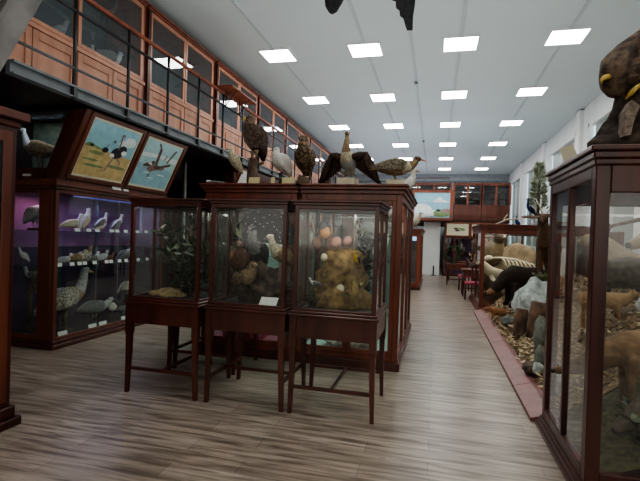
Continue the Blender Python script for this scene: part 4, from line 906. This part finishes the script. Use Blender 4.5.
# far vitrine of the diorama
def corner_case(name, label, x0, x1, y0, y1, H, wood, gl, ny=2, nx=1, q=.09, rail=.22):
    t = thing(name, label, 'display case', ((x0 + x1) / 2, y0, 0))
    c = MB()
    for (a, b) in ((x0, y0), (x1 - q, y0), (x0, y1 - q), (x1 - q, y1 - q)): c.box(a, a + q, b, b + q, .1, H - .12)
    for yy in (y0, y1 - .05): c.box(x0 + q, x1 - q, yy, yy + .05, H - rail, H - .12).box(x0 + q, x1 - q, yy, yy + .05, .1, .18)
    for xx in (x0, x1 - .05): c.box(xx, xx + .05, y0 + q, y1 - q, H - .2, H - .12).box(xx, xx + .05, y0 + q, y1 - q, .1, .18)
    for i in range(1, ny):
        yy = y0 + q + (y1 - y0 - 2 * q) * i / ny
        for xx in (x0, x1 - .045): c.box(xx, xx + .045, yy - .025, yy + .025, .18, H - .2)
    for i in range(1, nx):
        xx = x0 + (x1 - x0) * i / nx
        for yy in (y0, y1 - .05): c.box(xx - .03, xx + .03, yy, yy + .05, .18, H - .22)
    part(t, 'frame', c, wood, .006)
    part(t, 'plinth', MB().box(x0 - .045, x1 + .03, y0 - .045, y1 + .03, 0, .04).box(x0 - .028, x1 + .02, y0 - .028, y1 + .02, .04, .075).box(x0 - .015, x1 + .01, y0 - .01, y1 + .01, .075, .1), wood, .005)
    part(t, 'cornice', MB().box(x0 - .012, x1 + .012, y0 - .012, y1 + .012, H - .12, H - .08).box(x0 - .022, x1 + .022, y0 - .022, y1 + .022, H - .08, H - .035).box(x0 - .042, x1 + .042, y0 - .042, y1 + .042, H - .035, H), wood, .008)
    for yy in (y0 + .02, y1 - .024): part(t, 'glass_pane', MB().box(x0 + q, x1 - q, yy, yy + .004, .18, H - rail), gl)
    for xx in (x0 + .02, x1 - .024): part(t, 'glass_pane', MB().box(xx, xx + .004, y0 + q, y1 - q, .18, H - .2), gl)
    return t
corner_case('seal_vitrine', 'red-framed glass case of seals and a ribbed skeleton, beyond the bear', 1.0, 3.6, 11.1, 13.6, 2.0, W_RED, GLASS, 2, 2)
struct('diorama_back', MB().box(3.75, 3.85, 11.0, 14, 0, 1.9), W_MID)
SEALB = fur('seal_tan', (.36, .28, .18), (.24, .18, .11), 9); SEALD = fur('seal_dark', (.14, .11, .085), (.08, .06, .05), 9); SEALC = fur('seal_cream', (.58, .52, .40), (.46, .40, .29), 7)
def seal(name, label, loc, rz, s, m, m2=None):
    t = thing(name, label, 'seal', loc, rz, scale=s)
    sp = [(-1.0, .08, .05, .03), (-.85, .10, .09, .07), (-.5, .2, .2, .18), (-.1, .28, .29, .27), (.25, .36, .27, .28), (.45, .52, .2, .22), (.58, .70, .15, .16), (.70, .80, .14, .14), (.84, .80, .11, .10), (.95, .77, .06, .06)]
    b = MB().loft([((x_, 0, z_), a, c_) for x_, z_, a, c_ in sp], 14, [0] * 6 + [1] * 4)
    lpart(t, 'body', b, [m, m2 or m])
    for sd in (-1, 1):
        lpart(t, 'flipper', MB().loft([((.3, sd * .22, .25), .05, .1), ((.25, sd * .4, .1), .04, .12), ((.15, sd * .55, .02), .015, .06)], 8), m2 or m)
        lpart(t, 'eye', MB().ball((.78, sd * .115, .84), .022, n=6, k=4), EYE)
    lpart(t, 'nose', MB().ball((.95, 0, .78), .035, n=6, k=4), SEALC)
    return t
for i, (a, b, c_, d_) in enumerate(((1.0, 1.95, 11.9, .55),)):
    rock('seal_rock', 'pale tan boulder supporting the seals in the far glass case', (1.9, 12.7, .78), .75, .65, .72, mat('seal_rock_m', (.23, .175, .115), (.13, .10, .065), rough=.95, scale=6, bump=.8), 'rock', 5)
seal('seal', 'dark-headed tan seal lying high in the far glass case', (1.32, 12.5, .95), -75, 1.0, SEALB, SEALD)
seal('seal_pup', 'cream plump young seal lying at the left of the far glass case', (1.48, 11.78, .66), 178, .52, SEALC)
rock('brown_rock', 'brown boulder behind the dark-headed seal', (1.15, 13.0, 1.45), .22, .2, .25, SEALD, 'rock', 6)
BONE = mat('bone', (.62, .56, .44), (.5, .44, .33), rough=.7)
SKZ = -.10
t = thing('ribbed_skeleton', 'pale skeleton with curved ribs lying in front of the dark-headed seal', 'skeleton', (1.75, 11.5, .95))
part(t, 'spine', MB().chain([(x_, 11.5, z_ + SKZ, r_) for x_, z_, r_ in ((1.3, 1.32, .02), (1.5, 1.33, .028), (1.8, 1.30, .03), (2.1, 1.22, .028), (2.35, 1.1, .018))]), BONE)
for i in range(9):
    x_ = 1.52 + .09 * i
    for s in (-1, 1):
        zt = 1.31 + SKZ - .012 * i
        part(t, 'rib', MB().chain([(x_, 11.5, zt, .014), (x_ + .03, 11.5 + s * .15, zt - .03, .018), (x_ + .08, 11.5 + s * .2, zt - .16, .016), (x_ + .13, 11.5 + s * .15, zt - .30, .010)], 6), BONE)
part(t, 'skull', MB().loft([((1.02, 11.5, 1.12), .03, .03), ((1.12, 11.5, 1.17), .05, .045), ((1.22, 11.5, 1.22), .07, .07), ((1.3, 11.5, 1.22), .05, .05)], 10), BONE)
rock('skeleton_plinth', 'low pale boulder carrying the ribbed skeleton', (1.95, 11.55, .5), .45, .26, .45, SEALB, 'rock', 9, .2)

area((2.0, 12.3, 1.84), 1.6, 1.6, 16, (1, .93, .82))  # added fill inside the case to brighten the seals
area((1.5, 11.3, 1.84), 1.0, .25, 5, (1, .93, .82))  # second added fill, brings out the ribs at the front
# bear
BEARM = fur('bear_fur', (.045, .032, .024), (.016, .011, .009), 22)
bear = beast('brown_bear', 'dark bear with lowered brown snout on the diorama bank', (1.62, 9.2, gz(1.62, 9.2) - .05), 196,
      [(-.62, 0, .62, .05, .06), (-.58, 0, .66, .2, .22), (-.35, 0, .74, .27, .29), (0, 0, .74, .27, .28), (.3, 0, .80, .24, .27), (.48, 0, .72, .18, .21), (.62, 0, .58, .15, .16), (.74, 0, .46, .13, .13), (.84, 0, .38, .075, .08), (.95, 0, .33, .055, .055), (.99, 0, .32, .03, .03)],
      [[(-.45, .16, .62, .17), (-.40, .18, .40, .12), (-.50, .18, .2, .085), (-.44, .18, .05, .075), (-.34, .18, .04, .05)], [(.30, .16, .6, .13), (.34, .17, .38, .095), (.34, .17, .18, .08), (.38, .17, .05, .07), (.46, .17, .04, .05)]],
      [BEARM], 'bear', .028, ears=(.66, .12, .62, -.02, .03, .08, .045), eyes=(.80, .075, .46, .018), nose=(1.0, 0, .335, .028), scale=.72)
lpart(bear, 'muzzle', MB().loft([((.80, 0, .40), .09, .09), ((.88, 0, .365), .072, .075), ((.95, 0, .335), .060, .06), ((.985, 0, .325), .04, .04)], 10), fur('bear_muzzle', (.30, .17, .09), (.2, .11, .06)))
# small reddish animal by the bear
FOXM = fur('fox_fur', (.36, .17, .08), (.22, .10, .05), 20)
beast('fox', 'small reddish animal lying by the bear snout', (1.25, 9.3, gz(1.25, 9.3) + .0), 170, [(-.3, 0, .10, .03, .03), (-.24, 0, .12, .08, .09), (0, 0, .14, .10, .10), (.18, 0, .15, .08, .09), (.28, 0, .2, .06, .06), (.36, 0, .2, .05, .05), (.44, 0, .18, .02, .02)],
      [[(-.18, .05, .1, .04), (-.1, .06, .02, .025)], [(.15, .05, .1, .04), (.22, .06, .02, .025)]], [FOXM], 'fox', .016, ears=(.3, .035, .24, 0, .01, .06, .02), scale=.75)
# white-draped rock and stumps
SNOW = mat('pale_rock', (.55, .58, .55), (.22, .25, .24), rough=.9, scale=9, bump=.6)
rk = rock('pale_rock', 'pale whitish rock slope on the bank beneath the stag', (1.62, 8.0, .62), .36, .42, .42, SNOW, 'rock', 3, .2, 40)
shrub('moss_tuft', 'yellow-green moss on top of the pale rock', (1.66, 7.8, 1.04), 0, .20, .10, .05, .03, [mat('moss_bright', (.22, .26, .08), (.14, .18, .06)), LG[2]], seed=31, stems=16, per=10)
STM = mat('stump_bark', (.17, .095, .06), (.05, .03, .022), rough=.95, scale=9, stretch=(1, 1, .6), bump=1)
def stump(x_, y_, r_, h, label, top=None):
    z_ = gz(x_, y_) - .1
    m = MB().loft([((x_, y_, z_), r_ * 1.35, r_ * 1.3), ((x_, y_, z_ + .12), r_ * 1.08, r_ * 1.05), ((x_, y_, z_ + h * .6), r_, r_), ((x_ + .02, y_, z_ + h), r_ * .95, r_ * .9)], 14)
    return single('tree_stump', m, STM, label, 'stump', (x_, y_, z_))
stump(1.28, 7.5, .09, .48, 'reddish-brown tree stump at the aisle side of the diorama')
stump(1.46, 7.2, .12, .50, 'dark tree stump under the pale rock, next to the reddish one')
FISH = fur('grey_fur', (.22, .23, .20), (.10, .11, .095), 14)
rock('lichen_stone', 'grey-green upright stone leaning against the dark stump', (1.36, 6.5, .40), .085, .085, .25, FISH, 'rock', 11, .4)
rock('cut_log', 'short grey log standing near the tall case', (1.22, 5.85, .26), .055, .055, .15, FISH, 'log', 13, .12)
rock('white_stone', 'white rough stone beside the tall case on the bank', (1.25, 5.0, .24), .045, .10, .17, SNOW, 'rock', 15, .4)
rock('small_stone', 'small white stone lying on the litter before the grey stone', (1.16, 5.6, .2), .06, .05, .07, SNOW, 'rock', 17)
rock('dark_clod', 'dark clod of earth on the litter near the kerb', (1.12, 5.75, .16), .09, .12, .07, RK, 'clod', 19)
rock('mossy_boulder', 'low grey-green boulder in front of the bear', (1.27, 8.5, .24), .12, .18, .09, FISH, 'rock', 23)
# stag
STAG = fur('stag_fur', (.12, .068, .038), (.065, .036, .02), 16)
st = beast('red_deer', 'brown stag with short antlers facing the aisle above the pale rock', (1.84, 8.5, .80), 248,
      [(-.48, 0, .78, .04, .05), (-.44, 0, .80, .12, .14), (-.2, 0, .80, .15, .17), (.08, 0, .80, .15, .18), (.26, 0, .86, .12, .16), (.34, 0, .98, .085, .11), (.38, 0, 1.12, .065, .075), (.42, 0, 1.22, .07, .075), (.52, 0, 1.19, .05, .055), (.62, 0, 1.13, .035, .038)],
      [[(-.36, .08, .76, .1), (-.32, .08, .55, .06), (-.42, .08, .36, .035), (-.38, .08, .04, .024), (-.36, .08, .0, .028)], [(.2, .08, .74, .075), (.22, .08, .45, .035), (.22, .08, .04, .022), (.24, .08, 0, .027)]],
      [STAG], 'deer', .02, ears=(.38, .05, 1.26, -.04, .11, .05, .028), eyes=(.47, .055, 1.22, .014), nose=(.63, 0, 1.13, .022))
for s in (-1, 1): lpart(st, 'antler', MB().chain([(.38, s * .03, 1.27, .014), (.33, s * .09, 1.4, .012), (.36, s * .15, 1.53, .006)], 6).chain([(.34, s * .07, 1.36, .010), (.44, s * .1, 1.46, .004)], 6), BONE)
# juniper-like bush with blue bird
def conifer(name, label, loc, h, w, seed):
    t = thing(name, label, 'tree', loc); r = random.Random(seed); L_ = MB()
    for i in range(1000):
        f = r.random() ** .8; rr = w * (1 - f) ** .6 * (.35 + .65 * r.random()); a = r.uniform(0, 6.28)
        L_.leaf((math.cos(a) * rr, math.sin(a) * rr, .12 + f * (h - .12)), (math.cos(a) * .7, math.sin(a) * .7, r.uniform(0, 1)), r.uniform(.06, .12), .025, r.randrange(3))
    lpart(t, 'foliage', L_, [mat('needle_pale', (.34, .38, .27), None), LG[2], mat('needle_grey', (.42, .45, .35), None)])
    lpart(t, 'trunk', MB().chain([(0, 0, 0, .03), (.01, 0, h * .5, .02), (0, 0, h * .98, .006)]), F['wood'])
    return t
t = thing('corner_shelf', 'wooden stand carrying the small conifer behind the stag', 'stand', (1.9, 9.5, 1.0))
zt = gz(1.9, 9.5)
part(t, 'stand_top', MB().box(1.6, 2.05, 9.3, 9.7, 2.08, 2.11), BR_)
part(t, 'stand_post', MB().chain([(1.9, 9.5, zt - .05, .04), (1.88, 9.5, 1.5, .03), (1.9, 9.5, 2.08, .035)]), F['wood'])
conifer('small_conifer', 'slim grey-green conifer standing by the window wall', (1.86, 9.5, 2.11), .98, .15, 6)
bird('blue_magpie', 'long-tailed blue and white bird perched before the conifer', (1.72, 9.45, 2.11), 200, .2, body='blue', breast='blue', wing='black', pitch=45, legh=.15, tail=1.1, neckp=((.02, .3), (-.02, .62)), nr=.07, hr=.085)
bird('peacock', 'deep blue bird neck rising above the far glass case', (1.93, 12.2, 2.0), 200, .16, body='blue', pitch=60, legh=.02, neckp=((0, .2), (-.02, .55)), nr=.06, hr=.08, fat=1.2)
single('antler_branch', MB().chain([(1.35, 11.6, 2.0, .02), (1.6, 11.6, 2.13, .02), (1.9, 11.6, 2.16, .012)]).chain([(1.5, 11.6, 2.08, .014), (1.62, 11.6, 2.26, .008)]), BONE, 'pale branching antler lying on top of the far glass case', 'antler', (1.35, 11.6, 2.0))

# ------------------------------------------------------------------ near right case
corner_case('tall_case', 'tall dark glass case close by at the right, holding deer and a wolf', .955, 3.3, 3.21, 4.40, 2.22, W_NEAR, GLASS_N, 2, 1, .085, .29)
g = MB(); nx, ny = 40, 24
vs = [(1.05 + 2.2 * i / nx, 3.35 + .94 * j / ny, .1 + max(.02, gz(1.12 + 2.1 * i / nx, 3.35 + .94 * j / ny) * .8) * (1 if i else .3)) for j in range(ny + 1) for i in range(nx + 1)]
g.add(vs, [(j * (nx + 1) + i, j * (nx + 1) + i + 1, (j + 1) * (nx + 1) + i + 1, (j + 1) * (nx + 1) + i) for j in range(ny) for i in range(nx)], 0, True)
MOSSG = mat('moss_ground', (.075, .07, .03), (.025, .025, .014), rough=.95, scale=20, bump=1)
single('mossy_bank', g, MOSSG, 'dark mossy bank on the floor of the tall near case', 'moss bank', (2.1, 3.7, .1))
shrub('low_shrub', 'dark green low shrub against the front glass of the tall case', (1.40, 3.58, .2), 0, .2, .30, .07, .035, [LG[0], DKL[0], LG[1]], seed=41, stems=16, per=18)
WOLF = fur('wolf_fur', (.24, .165, .10), (.11, .072, .045), 14)
beast('wolf', 'brown wolf with arched back lowering its head in the tall case', (1.70, 3.95, .34), 178,
      [(-.50, 0, .50, .03, .04), (-.46, 0, .52, .10, .12), (-.25, 0, .52, .125, .135), (.05, 0, .50, .13, .15), (.26, 0, .48, .12, .145), (.38, 0, .44, .09, .11), (.48, 0, .38, .075, .085), (.56, 0, .33, .08, .08), (.66, 0, .29, .045, .045), (.76, 0, .26, .028, .028)],
      [[(-.38, .08, .48, .1), (-.33, .08, .32, .06), (-.43, .08, .18, .032), (-.38, .08, .03, .026), (-.33, .08, .015, .028)], [(.24, .08, .44, .07), (.26, .08, .24, .036), (.25, .08, .04, .026), (.3, .08, .015, .028)]],
      [WOLF], 'wolf', .018, ears=(.53, .05, .39, -.02, .02, .07, .025), tail=[(-.48, 0, .54, .05), (-.58, 0, .40, .055), (-.62, 0, .22, .03)], eyes=(.6, .055, .35, .01), nose=(.77, 0, .262, .018))
BADG = fur('badger_fur', (.11, .095, .075), (.05, .042, .034), 20)
bd = beast('badger', 'grey-brown badger with white face stripe at the front of the tall case', (1.56, 3.68, .28), 200,
      [(-.32, 0, .17, .03, .03), (-.28, 0, .18, .11, .11), (-.05, 0, .2, .135, .14), (.12, 0, .18, .10, .11), (.2, 0, .15, .075, .08), (.28, 0, .10, .05, .05), (.36, 0, .05, .025, .025)],
      [[(-.2, .08, .14, .055), (-.18, .09, .02, .03)], [(.1, .08, .12, .045), (.12, .09, .02, .028)]], [BADG], 'badger', .014, ears=(.18, .06, .21, -.01, .01, .03, .02), eyes=(.26, .045, .13, .008))
lpart(bd, 'face_stripe', MB().loft([((.17, 0, .235), .012, .006), ((.25, 0, .175), .016, .012), ((.34, 0, .085), .012, .01)], 8), F['white'])
area((2.0, 3.6, 1.9), 1.6, .4, 7, (1, .94, .86))  # added fill under the case top to lighten the wolf
# roe deer, boar and bigger beasts behind the case
ROE = fur('roe_fur', (.42, .28, .15), (.30, .19, .10), 18)
beast('roe_deer', 'small light tan deer standing side-on behind the tall case', (1.86, 5.75, gz(1.86, 5.75) - .02), 0,
      [(-.30, 0, .30, .02, .03), (-.27, 0, .32, .07, .08), (-.1, 0, .33, .085, .095), (.08, 0, .32, .08, .09), (.17, 0, .34, .06, .075), (.22, 0, .37, .04, .05), (.26, 0, .41, .04, .042), (.32, 0, .40, .028, .03), (.38, 0, .38, .018, .018)],
      [[(-.22, .045, .3, .055), (-.2, .045, .2, .03), (-.24, .045, .12, .018), (-.22, .045, .0, .014)], [(.11, .045, .28, .04), (.12, .045, .15, .02), (.12, .045, .0, .014)]],
      [ROE], 'deer', .012, ears=(.25, .025, .43, -.03, .04, .05, .014), eyes=(.3, .03, .42, .007), nose=(.385, 0, .38, .011))
BOAR = fur('boar_fur', (.16, .135, .105), (.04, .034, .028), 9)
beast('wild_boar', 'bulky dark grey boar behind the small tan deer', (2.30, 6.45, .84), 0,
      [(-.62, 0, .55, .05, .06), (-.56, 0, .58, .18, .22), (-.3, 0, .64, .24, .29), (.05, 0, .68, .25, .32), (.3, 0, .66, .22, .29), (.48, 0, .58, .16, .2), (.66, 0, .50, .1, .12), (.84, 0, .42, .06, .065), (.9, 0, .40, .05, .05)],
      [[(-.42, .13, .5, .14), (-.38, .13, .3, .07), (-.42, .13, .14, .045), (-.4, .13, 0, .04)], [(.28, .13, .48, .11), (.3, .13, .26, .06), (.3, .13, 0, .042)]],
      [BOAR], 'boar', .024, ears=(.5, .11, .74, -.04, .05, .12, .045), eyes=(.62, .09, .58, .014), nose=(.91, 0, .40, .03), scale=.64)
ELK = fur('saiga_fur', (.42, .34, .23), (.32, .25, .16), 14)
beast('saiga', 'pale tan antelope lowering its dark-tipped muzzle from the frame edge', (2.95, 5.55, gz(2.95, 5.55)-.15), 183,
      [(-.5, 0, .75, .05, .06), (-.45, 0, .77, .16, .18), (-.2, 0, .78, .19, .21), (.1, 0, .78, .19, .22), (.3, 0, .82, .16, .2), (.45, 0, .90, .11, .14), (.58, 0, .98, .09, .11), (.68, 0, .99, .1, .10), (.8, 0, .95, .08, .085), (.92, 0, .89, .06, .065), (.98, 0, .86, .04, .05)],
      [[(-.36, .09, .7, .11), (-.32, .09, .5, .06), (-.42, .09, .3, .035), (-.38, .09, .0, .026)], [(.24, .09, .66, .08), (.26, .09, .36, .036), (.26, .09, .0, .026)]],
      [ELK], 'antelope', .022, ears=(.62, .07, 1.08, -.05, .09, .04, .03), eyes=(.74, .08, 1.01, .014), nose=(.985, 0, .87, .035))
HIDE = fur('bison_tan', (.33, .26, .18), (.24, .18, .12), 12)
seal('sea_lion', 'large tan sea lion rearing its sloping neck behind the boar', (2.78, 7.1, .98), 172, .86, HIDE)
single('dead_branch', MB().chain([(1.70, 5.7, 1.76, .012), (1.9, 5.65, 1.83, .018), (2.15, 5.6, 1.9, .022), (2.5, 5.6, 1.97, .028)], 8).chain([(1.85, 5.66, 1.81, .010), (1.74, 5.66, 1.92, .005)], 6).chain([(2.5, 5.6, 1.97, .03), (2.75, 5.75, 1.6, .04), (2.8, 5.9, gz(2.8, 5.9) - .05, .05)], 8), F['wood'], 'thin dark dead branch reaching across below the antelope head', 'branch', (2.8, 5.9, gz(2.8, 5.9)))
shrub('grey_bush', 'loose grey-green bush on the bank near the boar', (2.25, 5.2, gz(2.25, 5.2)), 0, .25, .25, .08, .03, [LG[2], LG[1]], seed=51, stems=12, per=14)
rock('grey_boulder', 'grey boulder beside the small tan deer', (2.25, 5.6, gz(2.25, 5.6) + .05), .16, .14, .12, SNOW, 'rock', 27)
single('pale_log', MB().chain([(1.5, 4.8, gz(1.5, 4.8) + .05, .04), (2.0, 4.85, gz(2, 4.85) + .03, .045), (2.5, 4.8, gz(2.5, 4.8) + .05, .035)]), BR_, 'pale fallen log lying across the bank below the deer', 'log', (2.0, 4.8, gz(2, 4.8)))

# stump and eagle on top of the near case
TT = 2.22
BARK = mat('rough_bark', (.075, .055, .042), (.018, .013, .011), rough=.95, scale=11, bump=1, detail=8)
b = MB().loft([((1.36, 3.42, TT), .40, .20), ((1.36, 3.42, TT + .05), .37, .20), ((1.36, 3.42, TT + .11), .32, .2), ((1.36, 3.42, TT + .17), .27, .19), ((1.37, 3.42, TT + .24), .26, .18), ((1.38, 3.42, TT + .30), .26, .18), ((1.39, 3.43, TT + .38), .25, .18), ((1.44, 3.44, TT + .47), .22, .17), ((1.50, 3.46, TT + .54), .15, .14)], 26, up=(1, 0, 0))
o = single('bark_stump', b, [BARK], 'rough black-brown stump standing on the tall near case', 'stump', (1.38, 3.5, TT))
for v_ in o.data.vertices:
    if v_.co.z > .01: v_.co += V((noise.noise(v_.co * 8), noise.noise(v_.co * 8 + V((5, 0, 0))), 0)) * .09
single('bark_flake', MB().prism([(1.09, 3.19, 2.27), (1.13, 3.19, 2.28), (1.15, 3.21, 2.36), (1.18, 3.21, 2.46), (1.14, 3.22, 2.50), (1.10, 3.21, 2.43), (1.10, 3.2, 2.36)], (0, .1, 0)), mat('pale_bark', (.24, .19, .15), (.12, .09, .07), rough=.95, scale=25, bump=1), 'pale peeled bark flake on the front of the black stump', 'bark', (1.12, 3.2, TT + .05))
VUL = fm('vulture_feather', (.12, .082, .055), (.035, .024, .018), 16)
t = thing('vulture', 'huge crouching brown raptor with yellow bill on the black stump', 'bird', (1.42, 3.45, TT + .42))
b = MB().loft([((1.95, 3.50, 3.10), .05, .06), ((1.85, 3.49, 3.08), .16, .22), ((1.65, 3.48, 3.02), .20, .26), ((1.47, 3.46, 2.95), .18, .22), ((1.36, 3.45, 2.90), .16, .20), ((1.27, 3.44, 2.85), .135, .18), ((1.20, 3.43, 2.80), .125, .165), ((1.14, 3.42, 2.765), .11, .145), ((1.10, 3.42, 2.75), .08, .105), ((1.075, 3.42, 2.745), .04, .055)], 18)
for q_ in range(len(b.v)):
    p_ = V(b.v[q_]); n_ = noise.noise(p_ * 9) * .022
    if p_.x > 1.12: b.v[q_] = (p_.x, p_.y + n_, p_.z + n_)
part(t, 'body', b, VUL)
part(t, 'wing', MB().loft([((1.24, 3.30, 2.93), .04, .06), ((1.30, 3.26, 2.94), .06, .12), ((1.45, 3.24, 2.97), .07, .17), ((1.65, 3.26, 3.0), .07, .2), ((1.95, 3.3, 3.05), .05, .15)], 10), F['brown'])
part(t, 'wing', MB().loft([((1.30, 3.66, 3.0), .04, .07), ((1.45, 3.7, 3.0), .06, .15), ((1.7, 3.7, 3.05), .06, .2), ((2.0, 3.68, 3.1), .04, .15)], 10), F['brown'])
rf = MB(); r = random.Random(5)
for i in range(420):
    x_ = 1.17 + .5 * r.random(); an = r.uniform(0, 6.28); f_ = min(1, (x_ - 1.05) / .3)
    c_ = V((x_, 3.44, 2.745 + (x_ - 1.08) * .52)); ry_ = .085 + .085 * f_; rz_ = .115 + .095 * f_
    p_ = c_ + V((0, math.cos(an) * ry_, math.sin(an) * rz_))
    rf.leaf(p_, (.8, math.cos(an) * .35, math.sin(an) * .35 - .25), .085, .04, r.randrange(3), (0, math.cos(an), math.sin(an)))
part(t, 'plumage', rf, [VUL, F['dbrown'], F['brown']])
part(t, 'face', MB().ball((1.12, 3.385, 2.77), .045, .052, .045), fur('vulture_face', (.05, .04, .03), (.025, .02, .015)))
part(t, 'bill', MB().loft([((1.10, 3.345, 2.76), .016, .018), ((1.07, 3.34, 2.752), .016, .018), ((1.053, 3.34, 2.737), .011, .012), ((1.056, 3.34, 2.715), .003, .004)], 8), F['bill_y'])
part(t, 'eye', MB().ball((1.14, 3.325, 2.80), .009, n=8, k=6), EYE)
lg = MB().chain([(1.42, 3.36, 2.83, .05), (1.36, 3.33, 2.76, .035), (1.30, 3.32, 2.70, .024)], 8)
for dy in (-.04, 0, .04): lg.chain([(1.30, 3.32, 2.70, .018), (1.23, 3.31 + dy, 2.66, .015), (1.20, 3.31 + dy, 2.61, .006)], 6)
part(t, 'leg', lg, F['bill_y'])
lg = MB().chain([(1.55, 3.45, 2.85, .05), (1.52, 3.45, 2.8, .03)], 8)
part(t, 'leg', lg, F['bill_y'])
tg = card((1.045, 4.05, TT + .005), .10, .17, -12, -10, CARD_P, 'tilted cream card standing on the cornice of the tall near case', name='paper_tag', cat='label'); tg.rotation_euler = (0, rad(-22), 0)

t.location += V((-.05, 0, -.07))
# ------------------------------------------------------------------ dark bird hanging above the aisle
t = thing('hanging_bird', 'black stuffed bird hung from the ceiling, only tail and wing tip showing', 'bird', (-.55, 3.4, 3.7))
part(t, 'body', MB().loft([((-.81, 3.35, 3.285), .05, .03), ((-.81, 3.36, 3.31), .075, .05), ((-.80, 3.37, 3.37), .085, .07), ((-.78, 3.4, 3.5), .10, .09), ((-.72, 3.42, 3.62), .15, .14), ((-.6, 3.45, 3.75), .17, .16), ((-.5, 3.5, 3.86), .11, .11), ((-.44, 3.52, 3.95), .07, .07), ((-.38, 3.5, 4.0), .06, .06), ((-.33, 3.48, 3.98), .03, .03)], 12), F['black'])
part(t, 'bill', MB().loft([((-.34, 3.48, 3.98), .03, .03), ((-.24, 3.44, 3.95), .008, .008)], 8), F['bill_d'])
w = MB().prism([(-.55, 3.41, 3.8), (-.47, 3.41, 3.5), (-.40, 3.41, 3.42), (-.37, 3.41, 3.35), (-.345, 3.41, 3.34), (-.34, 3.41, 3.29), (-.315, 3.41, 3.27), (-.31, 3.41, 3.23), (-.285, 3.41, 3.21), (-.27, 3.41, 3.16), (-.255, 3.41, 3.12), (-.215, 3.41, 3.12), (-.215, 3.41, 3.22), (-.205, 3.41, 3.3), (-.20, 3.41, 3.42), (-.26, 3.41, 3.62), (-.42, 3.41, 3.86)], (0, .025, 0))
part(t, 'wing', w, F['black'])
w = MB().loft([((-.62, 3.5, 3.75), .03, .1), ((-.75, 3.7, 3.85), .03, .14), ((-.9, 3.95, 3.9), .02, .1), ((-1.0, 4.1, 3.86), .01, .03)], 8)
part(t, 'wing', w, F['black'])
part(t, 'hanging_wire', MB().tube((-.6, 3.45, 3.85), (-.6, 3.45, CEIL), .004, n=5), IRON)

# ------------------------------------------------------------------ upper gallery birds
bird('goose', 'pale-breasted goose behind the gallery glass nearest the stair', (-5.15, 6.30, 4.13), 78, .46, body='grey', breast='white', neck='white', head='lgrey', pitch=8, neckp=((.08, .1), (.1, .2)), nr=.08, hr=.09, legh=.15)
bird('swan', 'pale bird standing behind the goose in the gallery cabinet', (-5.35, 6.05, 4.13), 80, .34, body='white', neck='white', pitch=30, neckp=((.04, .15), (.02, .3)), nr=.07, hr=.08, legh=.15)
bird('hawk', 'dim grey bird of prey in the first bay of the gallery cabinet', (-5.25, 4.9, 4.13), 60, .4, body='grey', pitch=60, legh=.1, hook=True, bl=.06)
bird('hawk', 'dim pale bird in the first bay near the gallery mullion', (-5.25, 5.4, 4.13), 60, .34, body='lgrey', pitch=50, legh=.1, hook=True, bl=.06)
bird('hawk', 'dark bird on the upper glass shelf behind the gallery goose', (-5.3, 6.5, 4.94), 60, .3, body='brown', pitch=55, legh=.1, hook=True, bl=.06)
for y_, z_, lab in ((7.6, 4.94, 'small brown bird high in the second gallery cabinet'), (8.6, 4.53, 'small brown bird mid-shelf in the second gallery cabinet'), (8.95, 4.13, 'small tan bird low in the second gallery cabinet'), (10.2, 4.94, 'small pale bird high in the third gallery cabinet'), (11.3, 4.13, 'small tan bird low in the third gallery cabinet')):
    bird('small_bird', lab, (-5.25, y_, z_), 60, .2, body='tan' if 'tan' in lab else ('cream' if 'pale' in lab else 'brown'), pitch=35, legh=.2)

# ------------------------------------------------------------------ light, camera, world
w = bpy.data.worlds.new('world'); SC.world = w; w.use_nodes = True
w.node_tree.nodes['Background'].inputs[0].default_value = (.75, .85, 1, 1); w.node_tree.nodes['Background'].inputs[1].default_value = .3
cam = bpy.data.cameras.new('camera'); co = bpy.data.objects.new('camera', cam); COL.objects.link(co)
cam.sensor_fit = 'HORIZONTAL'; cam.sensor_width = 36; cam.lens = 36 * 462.5 / 640
yaw, pit, rol = .24474, -.00979, .03333
cy, sy = math.cos(yaw), math.sin(yaw)
fw = V((-sy * math.cos(pit), cy * math.cos(pit), math.sin(pit))); r0 = V((cy, sy, 0)); u0 = r0.cross(fw)
c_, s_ = math.cos(rol), math.sin(rol)
rx = r0 * c_ + u0 * s_; ux = r0 * -s_ + u0 * c_
M = Matrix((rx, ux, -fw)).transposed().to_4x4(); M.translation = V((0, 0, 1.6))
co.matrix_world = M
cam.clip_start = .05
SC.camera = co
SC.cycles.use_denoising = True
SC.cycles.transparent_max_bounces = 32
SC.cycles.max_bounces = 8
SC.view_settings.view_transform = 'AgX'
SC.view_settings.look = 'AgX - Medium High Contrast'
SC.view_settings.exposure = .5
